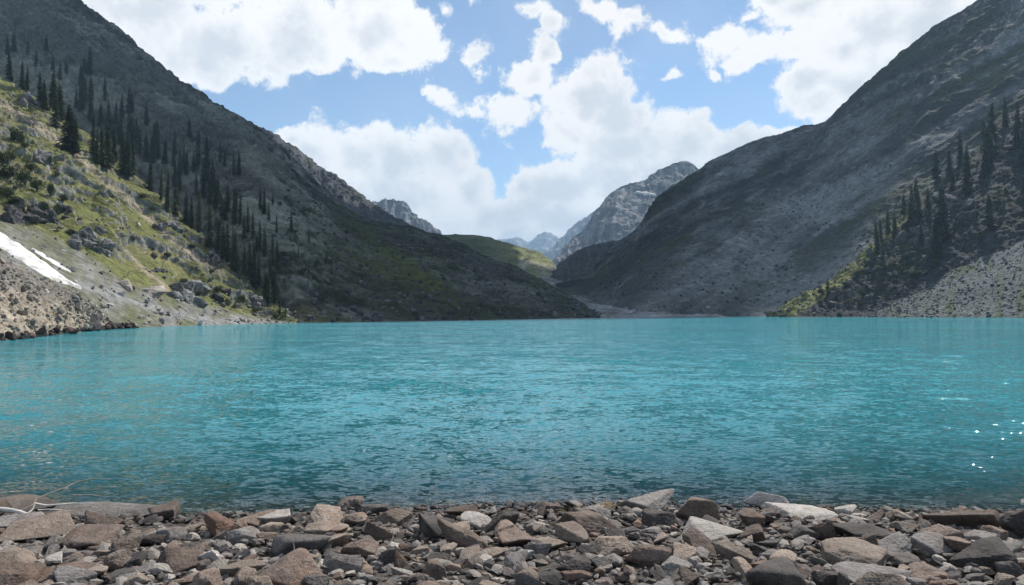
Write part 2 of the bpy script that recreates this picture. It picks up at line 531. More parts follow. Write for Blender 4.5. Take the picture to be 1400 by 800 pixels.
# ------------------------------------------------------------------ main left mountain
def col_left(P, U, V, px, py, N, d):
    n = fbm(P / 110, 5, 0.55, seed=71)
    sp = fbm(P / 9, 5, 0.65, seed=75)
    g = 0.6 * fbm(streak(P, (0.80, 0.60), 73), 6, 0.6, seed=73) + 0.6 * fbm(streak(P, (0.80, 0.60), 74, 62.0), 5, 0.55, seed=74)
    c = mixc(RD * 1.0 + 0 * P, RM * 1.2, sstep(-0.35, 0.4, g * 0.6 + n * 0.5 + sp * 0.6))
    c = mixc(c, np.array((0.060, 0.066, 0.026)), sstep(-0.05, 0.25, -g * 1.0 + n * .4 + 0.25 * sp) * 0.8 * sstep(1.0, 0.7, V))
    pt = fbm(P / 38, 5, 0.6, seed=77)
    c = mixc(c, np.array((0.034, 0.041, 0.020)), sstep(-0.12, 0.25, pt + 0.5 * (-g)) * 0.85)
    c = mixc(c, RL * 1.15, sstep(0.10, 0.45, sp * 0.9 + 0.45 * d / 14.0 - 0.8 * pt) * 0.85 * (1 - 0.75 * sstep(380, 520, px)))
    # green fall-line bands on the lower end
    band = np.exp(-((py - (298 + (px - 470) * 0.72)) / 15) ** 2) * sstep(430, 480, px) * sstep(650, 600, px)
    band2 = np.exp(-((py - (350 + (px - 480) * 0.55)) / 18) ** 2) * sstep(400, 480, px) * sstep(640, 560, px)
    low = sstep(640, 760, px) * 0.7
    c = mixc(c, np.array((0.082, 0.094, 0.034)), np.clip(band + band2 * .7 + low * sstep(-.2, .3, n), 0, 1) * sstep(-0.6, 0.1, n - sp * 0.4 + 0.1))
    # grey-violet scree on the lower slope
    c = mixc(c, np.array((0.155, 0.145, 0.150)), sstep(0.05, 0.45, g - n * 0.3) * sstep(0.75, 0.3, V) * 0.7)
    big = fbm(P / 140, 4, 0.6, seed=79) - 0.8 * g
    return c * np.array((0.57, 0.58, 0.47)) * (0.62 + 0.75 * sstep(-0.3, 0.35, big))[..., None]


CR_L = [(-260, -240, 1380), (-60, -115, 1300), (60, -38, 1240), (110, 0, 1200), (150, 30, 1180), (205, 76, 1150), (270, 126, 1110), (320, 156, 1090), (365, 183, 1070), (420, 236, 1010), (480, 288, 950), (537, 306, 900), (570, 312, 880), (606, 323, 855), (652, 343, 820), (710, 369, 770), (767, 396, 710), (826, 431, 660)]
BS_L = [(-500, 431.5, 240), (-300, 432, 250), (-100, 432, 260), (40, 432, 270), (150, 433, 280), (250, 434, 285), (340, 435.5, 288), (410, 441.5), (450, 441.2), (490, 440.6), (530, 440.0), (570, 439.2), (605, 438.6), (640, 438), (680, 437.2), (730, 436.4), (780, 435.6), (822, 434.8)]


def relief_left(P, U, V):
    f = relief_std(34, 9, 150, 81, 22, 20, (0.80, 0.60))(P, U, V)
    k = sstep(0.72, 0.55, U)          # cliffs above, smoother debris slope at the far end
    r = fbm(P / 48, 5, 0.55, seed=88, ridged=True)
    cl = 13 * sstep(0.15, 0.55, r) + 4 * fbm(P / 14, 4, 0.6, seed=89)
    return (f * (0.35 + 0.65 * k) + cl * (0.25 + 0.75 * k)) * sstep(1.0, 0.9, U)


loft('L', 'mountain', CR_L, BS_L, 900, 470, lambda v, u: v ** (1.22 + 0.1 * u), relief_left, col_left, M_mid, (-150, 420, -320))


# ------------------------------------------------------------------ main right mountain
def col_right(P, U, V, px, py, N, d):
    n = fbm(P / 130, 5, 0.55, seed=91)
    sp = fbm(P / 10, 5, 0.65, seed=95)
    g = 0.6 * fbm(streak(P, (-0.86, 0.50), 93, 24.0), 6, 0.6, seed=93) + 0.65 * fbm(streak(P, (-0.86, 0.50), 94, 70.0), 5, 0.55, seed=94)
    c = mixc(RD * 0.65 + 0 * P, RM * 1.3, sstep(-0.22, 0.28, g * 1.1 + n * 0.35 + sp * 0.3))
    c = mixc(c, np.array((0.070, 0.076, 0.034)), sstep(0.0, 0.2, -g * 1.0 + n * .35) * 0.8)
    pt = fbm(P / 55, 5, 0.6, seed=97)
    c = mixc(c, RD * 0.6, sstep(0.05, 0.4, pt) * 0.6)
    c = mixc(c, RL * 1.2, sstep(0.26, 0.6, sp - 0.5 * pt + 0.45 * g + 0.25 * sstep(0.75, 1, V) * sstep(1180, 1300, px)) * 0.6)
    c = mixc(c, RM * 1.25, sstep(0.32, 0.12, V + 0.2 * n) * 0.55)
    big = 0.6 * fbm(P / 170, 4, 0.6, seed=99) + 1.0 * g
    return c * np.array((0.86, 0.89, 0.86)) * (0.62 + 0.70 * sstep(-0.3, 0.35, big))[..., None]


CR_R = [(762, 394, 1150), (800, 372, 1230), (822, 356, 1290), (838, 338, 1320), (866, 314, 1350), (899, 271, 1360), (928, 250, 1360), (956, 232, 1350), (990, 210, 1330), (1040, 190, 1300), (1070, 180, 1280), (1110, 172, 1260), (1130, 164, 1240), (1147, 150, 1220), (1166, 129, 1200), (1200, 99, 1170), (1240, 65, 1130), (1270, 41, 1100), (1304, 20, 1070), (1336, 0, 1040), (1410, -58, 1000), (1560, -170, 950)]
BS_R = [(764, 410, 930), (778, 415, 890), (790, 419, 860), (805, 424, 800), (822, 429, 740), (840, 433.6), (860, 433.8), (885, 433.8), (910, 433.7), (935, 433.5), (960, 433.4), (990, 433.2), (1020, 433), (1050, 432.9), (1080, 432.8), (1120, 432.7), (1170, 432.6), (1220, 432.5), (1280, 432.4), (1340, 432.3), (1430, 432.2), (1560, 432)]
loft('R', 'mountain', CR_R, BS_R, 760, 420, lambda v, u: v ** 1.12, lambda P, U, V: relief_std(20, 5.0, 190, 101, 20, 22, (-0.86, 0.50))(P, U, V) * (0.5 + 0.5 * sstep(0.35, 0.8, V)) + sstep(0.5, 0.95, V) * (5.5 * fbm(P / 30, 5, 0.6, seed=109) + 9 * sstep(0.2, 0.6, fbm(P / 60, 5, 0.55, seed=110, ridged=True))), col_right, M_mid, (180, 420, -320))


# ------------------------------------------------------------------ valley floor between the two mountains
def col_floor(P, U, V, px, py, N, d):
    n = fbm(P / 60, 5, seed=111)
    c = mixc(RM * 1.5 + 0 * P, RL * 1.25, sstep(-0.15, 0.35, n))
    c = mixc(c, GD * 1.2, sstep(0.0, 0.4, -n + fbm(P / 25, 4, seed=112)) * 0.6)
    return c


loft('VF', 'valley_floor', [(640, 384, 1560), (700, 380, 1560), (730, 378, 1560), (750, 378, 1560), (770, 382, 1560), (800, 386, 1560), (860, 390, 1560)],
     [(660, 436), (730, 435.6), (780, 435.2), (830, 434.6), (880, 434.2), (930, 434.0), (1000, 433.8)],
     220, 160, lambda v, u: v ** 1.25, relief_std(9, 2.0, 70, 115), col_floor, M_mid, (0, 300, -60))


# ------------------------------------------------------------------ right wooded spur and right scree cone
def col_rn(P, U, V, px, py, N, d):
    n = fbm(P / 45, 5, 0.55, seed=121)
    sp = fbm(P / 5, 5, 0.65, seed=125)
    c = mixc(RD * 0.85 + 0 * P, RM * 0.9, sstep(-0.2, 0.5, n * 0.5 + sp * 0.8))
    c = mixc(c, GD * 0.85, sstep(-0.1, 0.35, -n + sp * 0.4) * 0.7)
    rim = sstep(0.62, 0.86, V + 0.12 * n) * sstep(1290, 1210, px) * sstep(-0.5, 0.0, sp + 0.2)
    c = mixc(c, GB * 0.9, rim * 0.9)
    patch = np.exp(-(((px - 1225) / 28) ** 2 + ((py - 325 - (1225 - px) * .35) / 20) ** 2))
    c = mixc(c, GB * 0.7, np.clip(patch, 0, 1) * 0.8)
    c = mixc(c * 0.55, RL * 0.7, sstep(0.34, 0.6, sp + 0.2 * n) * 0.6)
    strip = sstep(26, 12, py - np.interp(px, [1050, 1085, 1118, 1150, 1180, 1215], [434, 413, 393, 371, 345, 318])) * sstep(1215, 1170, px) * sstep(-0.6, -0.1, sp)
    c = mixc(c, GB * 1.4, np.clip(strip + 0.7 * rim, 0, 1) * 0.92)  # sunlight along the grassy rim painted in as brighter grass colour
    return c


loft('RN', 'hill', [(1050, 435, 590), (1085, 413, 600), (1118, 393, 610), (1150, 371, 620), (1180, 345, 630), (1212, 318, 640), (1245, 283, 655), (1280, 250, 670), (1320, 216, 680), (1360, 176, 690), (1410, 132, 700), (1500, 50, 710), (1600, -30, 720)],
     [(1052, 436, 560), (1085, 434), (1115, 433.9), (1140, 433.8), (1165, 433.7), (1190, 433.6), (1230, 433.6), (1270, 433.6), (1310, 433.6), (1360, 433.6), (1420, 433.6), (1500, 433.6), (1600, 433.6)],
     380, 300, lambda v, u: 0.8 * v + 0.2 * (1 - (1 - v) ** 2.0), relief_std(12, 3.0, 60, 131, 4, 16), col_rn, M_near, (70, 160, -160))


def col_rc(P, U, V, px, py, N, d):
    n = fbm(P / 28, 5, 0.55, seed=141)
    sp = fbm(P / 2.6, 5, 0.7, seed=145)
    c = mixc(RM * 0.55 + 0 * P, RL * 0.68, sstep(-0.3, 0.5, sp + 0.25 * n))
    G = np.stack([U * 14, V * 2 + U * 2, U * 0], -1)
    g = fbm(G, 4, 0.55, seed=143)
    c = mixc(c, np.array((0.07, 0.080, 0.032)), sstep(0.0, 0.3, g + 0.35 * n) * 0.8)
    return c * np.array((0.84, 0.95, 0.96))


loft('RC', 'scree_slope', [(1178, 434, 500), (1215, 413, 505), (1252, 393, 510), (1290, 366, 515), (1330, 338, 520), (1370, 312, 525), (1410, 285, 530), (1470, 245, 535), (1560, 180, 540)],
     [(1180, 435, 480), (1215, 434.4), (1250, 434.4), (1290, 434.4), (1330, 434.4), (1370, 434.5), (1410, 434.6), (1470, 434.8), (1560, 435)],
     260, 200, lambda v, u: v ** 1.0, lambda P, U, V: 1.8 * fbm(P / 30, 4, seed=151) + 0.9 * fbm(P / 4.5, 4, 0.6, seed=152), col_rc, M_near, (60, 120, -60))


# ------------------------------------------------------------------ left sunlit spur with its apron
def apron_line(px):
    return np.interp(px, [-200, 0, 60, 100, 140, 165, 250, 330, 410], [205, 296, 316, 334, 360, 382, 408, 428, 442])


def col_ls(P, U, V, px, py, N, d):
    n = fbm(P / 26, 5, 0.55, seed=161)
    m = fbm(P / 9, 5, 0.6, seed=163)
    sp = fbm(P / 2.2, 5, 0.68, seed=165)
    grass = mixc(GB * 1.0 + 0 * P, np.array((0.075, 0.082, 0.028)), sstep(-0.1, 0.4, m))
    grass = mixc(grass, np.array((0.17, 0.15, 0.075)), sstep(-0.1, 0.4, n) * 0.6)
    rock = mixc(RM * 1.1 + 0 * P, RL * 1.3, sstep(-0.3, 0.4, sp))
    c = mixc(grass, rock, sstep(0.22, 0.42, sp * 0.75 + m * 0.5 - 0.02 + 0.16 * sstep(3.0, 6.5, d)))
    # steep faces are bare
    c = mixc(c, rock * 0.8, sstep(0.50, 0.34, N[..., 2]) * 0.8)
    # bare eroded strip
    trk = np.interp(px, [-50, 0, 60, 120, 180, 232, 270, 320], [112, 140, 178, 226, 278, 325, 352, 386]) + 7 * n
    c = mixc(c, DIRT, np.exp(-((py - trk) / (5.5 + 3 * m)) ** 2) * sstep(330, 280, px) * 0.85)
    trk2 = np.interp(px, [150, 180, 200, 240], [325, 352, 372, 402]) + 5 * n
    c = mixc(c, DIRT * 0.95, np.exp(-((py - trk2) / 4.0) ** 2) * sstep(160, 180, px) * sstep(240, 225, px) * 0.8)
    # apron of fine debris with thin grass
    ap = sstep(-4, 7, py - apron_line(px) + 5 * m)
    G = np.stack([U * 26 + 0.3 * n, V * 4, U * 0], -1)
    g = fbm(G, 4, 0.55, seed=167)
    apc = mixc(np.array((0.125, 0.123, 0.085)) + 0 * P, np.array((0.18, 0.176, 0.165)), sstep(-0.1, 0.3, g + 0.3 * sp))
    apc = mixc(apc, np.array((0.105, 0.112, 0.055)), sstep(0.0, 0.4, -g + 0.3 * m) * 0.7)
    strm = np.exp(-((py - np.interp(px, [90, 150, 210, 290], [383, 402, 422, 440])) / 5.0) ** 2) * sstep(90, 110, px)
    apc = mixc(apc, np.array((0.22, 0.22, 0.22)), strm * 0.7)
    c = mixc(c, apc, ap)
    return c


def relief_ls(P, U, V):
    w = fbm(P / 42, 3, seed=171)
    r = fbm(P / 22 + w[..., None] * .3, 5, 0.55, seed=173, ridged=True)
    s = fbm(P / 4.0, 4, 0.6, seed=175)
    up = sstep(0.22, 0.42, V)
    return up * (3.0 * w + 3.4 * sstep(0.35, 0.85, r) + 0.55 * s) + (1 - up) * (0.9 * w + 0.22 * s)


loft('LS', 'hill', [(-300, -120, 470), (-160, -20, 430), (-60, 62, 395), (0, 104, 372), (60, 142, 350), (130, 192, 330), (182, 238, 318), (232, 280, 308), (282, 326, 296), (332, 374, 282), (372, 412, 268), (408, 441, 255)],
     [(-300, 462), (-160, 461), (-60, 459), (0, 457), (60, 454), (120, 451), (170, 448.5), (220, 446.8), (270, 445), (320, 443.6), (365, 442.6), (404, 442.2)],
     620, 400, lambda v, u: v ** 1.2, relief_ls, col_ls, M_near, (-60, 110, -60))


# ------------------------------------------------------------------ near boulder cone on the left shore
def col_cone(P, U, V, px, py, N, d):
    n = fbm(P / 9, 5, 0.55, seed=181)
    sp = fbm(P / 0.9, 5, 0.65, seed=183)
    c = mixc(np.array((0.20, 0.168, 0.132)) + 0 * P, np.array((0.33, 0.285, 0.22)), sstep(-0.3, 0.4, sp + 0.3 * n))
    c = mixc(c, np.array((0.12, 0.11, 0.105)), sstep(0.3, 0.75, V + 0.25 * n) * 0.7)
    wet = sstep(0.95, 0.25, P[..., 2] + 0.25 * n)
    c = mixc(c, np.array((0.062, 0.040, 0.034)), wet * 0.9)
    return c


loft('LC', 'scree_slope', [(-260, 250, 100), (-120, 305, 104), (0, 352, 108), (35, 370, 112), (70, 386, 117), (100, 402, 122), (130, 418, 130), (148, 438, 136), (162, 446, 140), (176, 448.6, 142)],
     [(-260, 484), (-120, 474), (0, 466), (40, 461.5), (75, 457.5), (105, 454.2), (135, 451.4), (150, 450.0), (165, 449), (178, 448.4)],
     300, 200, lambda v, u: v ** 0.95, lambda P, U, V: 1.1 * fbm(P / 9, 4, seed=185) + 0.55 * fbm(P / 1.8, 4, 0.6, seed=186, ridged=True), col_cone, M_close, (-14, 26, -14))


# ------------------------------------------------------------------ beach, lake bed, far ground
def beach_z(x, y):
    z = (8.80 + 0.25 * np.sin(x * 0.55 + 1.0) - y) * 0.108
    return np.where(z < 0, z * 2.2, z)


bx = np.linspace(-22, 22, 420)
by = np.linspace(-14, 20, 360)
X, Y = np.meshgrid(bx, by, indexing='ij')
Pq = np.stack([X, Y, beach_z(X, Y)], -1)
Pq[..., 2] += 0.07 * fbm(Pq / 0.9, 5, 0.55, seed=201) + 0.10 * fbm(Pq / 3.0, 3, seed=203)
nb = fbm(Pq / 0.5, 5, 0.6, seed=205)
cb = mixc(np.array((0.050, 0.043, 0.038)) + 0 * Pq, np.array((0.12, 0.104, 0.092)), sstep(-0.3, 0.4, nb))
wet = sstep(0.10, -0.02, Pq[..., 2])
cb = mixc(cb, cb * np.array((0.62, 0.58, 0.55)), wet)
me = mesh_np('beach', Pq.reshape(-1, 3), grid_faces(len(bx), len(by)), True, cb.reshape(-1, 3))
M_beach = terrain_mat('beach_ground', 0.05, 0.02, 0.5)
me.materials.append(M_beach)
beach = tag(link(bpy.data.objects.new('beach', me)), kind='structure')

gx = np.linspace(-16000, 16000, 40)
gy = np.linspace(-9000, 18000, 40)
X, Y = np.meshgrid(gx, gy, indexing='ij')
Pg = np.stack([X, Y, np.full_like(X, -9.0)], -1)
me = mesh_np('ground', Pg.reshape(-1, 3), grid_faces(40, 40), True, np.tile(np.array((0.10, 0.10, 0.09)), (1600, 1)))
me.materials.append(M_far)
tag(link(bpy.data.objects.new('ground', me)), kind='structure')

# ------------------------------------------------------------------ the lake
wd = [5.5]
while wd[-1] < 1000:
    d = wd[-1]
    wd.append(d + max(0.03, min(d * d / (CAM_H * FPX) * 0.8, d * 0.03)))
wd = np.array(wd)
wa = np.linspace(R(-62), R(62), 760)
A, D = np.meshgrid(wa, wd, indexing='ij')
Pw = np.stack([np.tan(A) * D, D, 0 * D], -1)
wx = Pw * np.array((0.75, 1.25, 1.0))
h = 0.020 * fbm(wx * 0.55, 3, 0.5, seed=221) + 0.009 * fbm(wx * 2.6 + 9, 3, 0.5, seed=223, ridged=True) + 0.010 * fbm(wx * 6.0, 2, 0.5, seed=225)
h *= sstep(110, 25, D) * (0.35 + 0.65 * sstep(8.5, 12.0, D))
Pw[..., 2] = h
depth = np.clip(-(beach_z(Pw[..., 0], Pw[..., 1])), 0, 50)
me = mesh_np('water', Pw.reshape(-1, 3), grid_faces(len(wa), len(wd)), True, attrs={'depth': depth.ravel()})
m, T = new_mat('lake_water')
geo = T.node('ShaderNodeNewGeometry')
pos = (geo, 'Position')
ps = T.vmath('MULTIPLY', pos, (0.7, 1.3, 1.0))
na = T.vmath('SUBTRACT', (T.noise(T.vmath('MULTIPLY', pos, (0.9, 1.1, 1.0)), 0.42, 6, 0.82), 1), (0.5, 0.5, 0.5))
nbn = T.vmath('SUBTRACT', (T.noise(ps, 4.2, 3, 0.6), 1), (0.5, 0.5, 0.5))
ncn = T.vmath('SUBTRACT', (T.noise(ps, 12.0, 2, 0.5), 1), (0.5, 0.5, 0.5))
gust = T.rng((T.noise(T.vmath('MULTIPLY', pos, (0.35, 1.0, 1.0)), 0.035, 4, 0.6), 0), 0.32, 0.68, 0.72, 1.12)
sl = T.vmath('ADD', T.vmath('ADD', T.vmath('SCALE', na, Scale=1.25), T.vmath('SCALE', nbn, Scale=0.95)), T.vmath('SCALE', ncn, Scale=0.95))
sl = T.vmath('SCALE', sl, Scale=(gust, 0))
sl = T.vmath('MULTIPLY', sl, (1.0, 1.0, 0.0))
nrm = T.vmath('NORMALIZE', T.vmath('ADD', (geo, 'Normal'), sl))
fres = T.node('ShaderNodeFresnel', {'IOR': 1.33, 'Normal': nrm})
dep = T.node('ShaderNodeAttribute', attribute_name='depth')
opac = T.math('SUBTRACT', 1.0, T.math('EXPONENT', T.math('MULTIPLY', (dep, 'Fac'), -0.75)))
hue = T.rng((T.noise(T.vmath('MULTIPLY', pos, (0.25, 1.0, 1.0)), 0.05, 4, 0.6), 0), 0.3, 0.7)
bodyc = T.mix(hue, (0.026, 0.240, 0.290), (0.046, 0.300, 0.348))
dif = T.node('ShaderNodeBsdfDiffuse', {'Color': out_of(bodyc), 'Normal': nrm})
tr = T.node('ShaderNodeBsdfTransparent', {'Color': (0.80, 0.93, 0.92, 1)})
body = T.node('ShaderNodeMixShader', {0: opac, 1: tr, 2: dif})
glo = T.node('ShaderNodeBsdfGlossy', {'Color': (1, 1, 1, 1), 'Roughness': 0.045, 'Normal': nrm})
mx = T.node('ShaderNodeMixShader', {0: fres, 1: body, 2: glo})
T.node('ShaderNodeOutputMaterial', {'Surface': mx})
me.materials.append(m)
tag(link(bpy.data.objects.new('water', me)), kind='structure')

# ------------------------------------------------------------------ rocks
def icosphere(level):
    bm = bmesh.new()
    bmesh.ops.create_icosphere(bm, subdivisions=level, radius=1.0)
    V = np.array([v.co[:] for v in bm.verts])
    F = np.array([[v.index for v in f.verts] for f in bm.faces])
    bm.free()
    return V / np.linalg.norm(V, axis=1)[:, None], F


ICO = {k: icosphere(k) for k in (1, 2, 3, 4, 5)}


def rock_shape(level, rng, planes=13, round_=0.03, scale=(1, 1, 1), rough=0.05, strata=0.0, seed=0):
    D, F = ICO[level]
    n = rng.normal(size=(planes, 3))
    n /= np.linalg.norm(n, axis=1)[:, None]
    n = np.concatenate([n, [[0, 0, 1], [0, 0, -1]]])
    n[-2] += rng.normal(size=3) * 0.12
    n /= np.linalg.norm(n, axis=1)[:, None]
    dd = rng.uniform(0.52, 0.95, len(n))
    q = np.maximum(D @ n.T, 1e-3) / dd
    if round_ > 0:
        p = 1.0 / round_
        s = (q ** p).sum(1) ** (1 / p)
    else:
        s = q.max(1)
    V = D / s[:, None]
    V /= np.abs(V).max(0)
    V = V * np.array(scale)
    if rough > 0 and level >= 3:
        nrm = D / np.linalg.norm(D, axis=1)[:, None]
        S = min(scale)
        dsp = rough * S * (0.9 * fbm(V / (0.9 * S) + seed, 5, 0.58, seed=seed) + 0.7 * fbm(V / (0.35 * S) + seed, 4, 0.6, seed=seed + 4, ridged=True) - 0.25)
        if strata > 0:
            z = V[:, 2] / scale[2] + 0.18 * V[:, 0] / scale[0]
            w = fbm(V / (0.8 * S), 3, seed=seed + 8)
            t = z * 5 + w * 0.6
            dsp += strata * S * (np.abs((t % 1.0) - 0.5) - 0.25) * np.abs(nrm[:, :2]).max(1)
        V = V + nrm * dsp[:, None]
    return V, F


def rock_mat(name, c0, c1, spots=0.3, rust=0.2, wet=0.0):
    m, T = new_mat(name)
    tcn = T.node('ShaderNodeTexCoord')
    oi = T.node('ShaderNodeObjectInfo')
    geo = T.node('ShaderNodeNewGeometry')
    off = T.vmath('SCALE', (oi, 'Location'), Scale=0.37)
    pos = (T.vmath('ADD', (geo, 'Position'), off), 0)
    n1 = T.noise(pos, 5.0, 7, 0.65)
    n2 = T.noise(pos, 26.0, 6, 0.7)
    n3 = T.noise(pos, 2.0, 4, 0.6)
    b = T.mix(T.rng((n1, 0), 0.3, 0.7), c0, c1)
    b = T.mix(T.math('MULTIPLY', T.rng((n3, 0), 0.5, 0.68), rust), b, (0.23, 0.125, 0.075))
    b = T.mix(T.math('MULTIPLY', T.rng((n2, 0), 0.55, 0.75), spots), b, (0.46, 0.44, 0.41))
    b = T.mix(T.math('MULTIPLY', T.rng((n2, 0), 0.46, 0.30), 0.55), b, (0.055, 0.047, 0.042))
    rv = T.rng((oi, 'Random'), 0, 1, 0.66, 1.30, False)
    b = T.mix(1.0, b, T.node('ShaderNodeCombineColor', {0: rv, 1: rv, 2: rv}), 'MULTIPLY')
    v = T.node('ShaderNodeTexVoronoi', {'Vector': pos, 'Scale': 9.0}, feature='DISTANCE_TO_EDGE')
    crack = T.rng((v, 0), 0.0, 0.035, 0.0, 1.0)
    hgt = T.math('ADD', T.math('ADD', T.math('MULTIPLY', (n2, 0), 0.5), T.math('MULTIPLY', (n1, 0), 0.8)), T.math('MULTIPLY', (crack, 0), 0.10))
    bmp = T.node('ShaderNodeBump', {'Height': hgt, 'Strength': 1.0, 'Distance': 0.055})
    # dark wet band next to the water
    sp = T.node('ShaderNodeSeparateXYZ', {0: (geo, 'Position')})
    wetf = T.math('MULTIPLY', T.rng(T.math('ADD', (sp, 'Z'), T.math('MULTIPLY', (n1, 0), 0.08)), 0.20, 0.09), 0.7)
    b = T.mix(wetf, b, (0.045, 0.035, 0.03))
    ro = T.math('SUBTRACT', 0.85, T.math('MULTIPLY', wetf, 0.75))
    p = T.node('ShaderNodeBsdfPrincipled', {'Base Color': out_of(b), 'Roughness': ro, 'Specular IOR Level': 0.3, 'Normal': bmp})
    T.node('ShaderNodeOutputMaterial', {'Surface': p})
    return m


ROCK = {
    'tan': rock_mat('rock_tan', (0.195, 0.148, 0.114), (0.285, 0.228, 0.182), 0.30, 0.25),
    'pale': rock_mat('rock_pale', (0.30, 0.262, 0.228), (0.42, 0.38, 0.34), 0.45, 0.08),
    'grey': rock_mat('rock_grey', (0.135, 0.117, 0.106), (0.222, 0.199, 0.183), 0.30, 0.08),
    'dark': rock_mat('rock_dark', (0.060, 0.051, 0.046), (0.115, 0.099, 0.089), 0.15, 0.12),
    'brown': rock_mat('rock_brown', (0.126, 0.090, 0.071), (0.212, 0.160, 0.128), 0.25, 0.35),
    'rust': rock_mat('rock_rust', (0.15, 0.092, 0.066), (0.25, 0.165, 0.125), 0.18, 0.6),
}


def surf_z(x, y):
    return float(beach_z(np.array(x), np.array(y)))


def on_beach(px, py):
    fwd = 7.0
    d = ray(px, py)
    for _ in range(30):
        p = CP + d * fwd
        z = surf_z(p[0], p[1])
        fwd = (z - CAM_H) / d[2]
    return CP + d * fwd


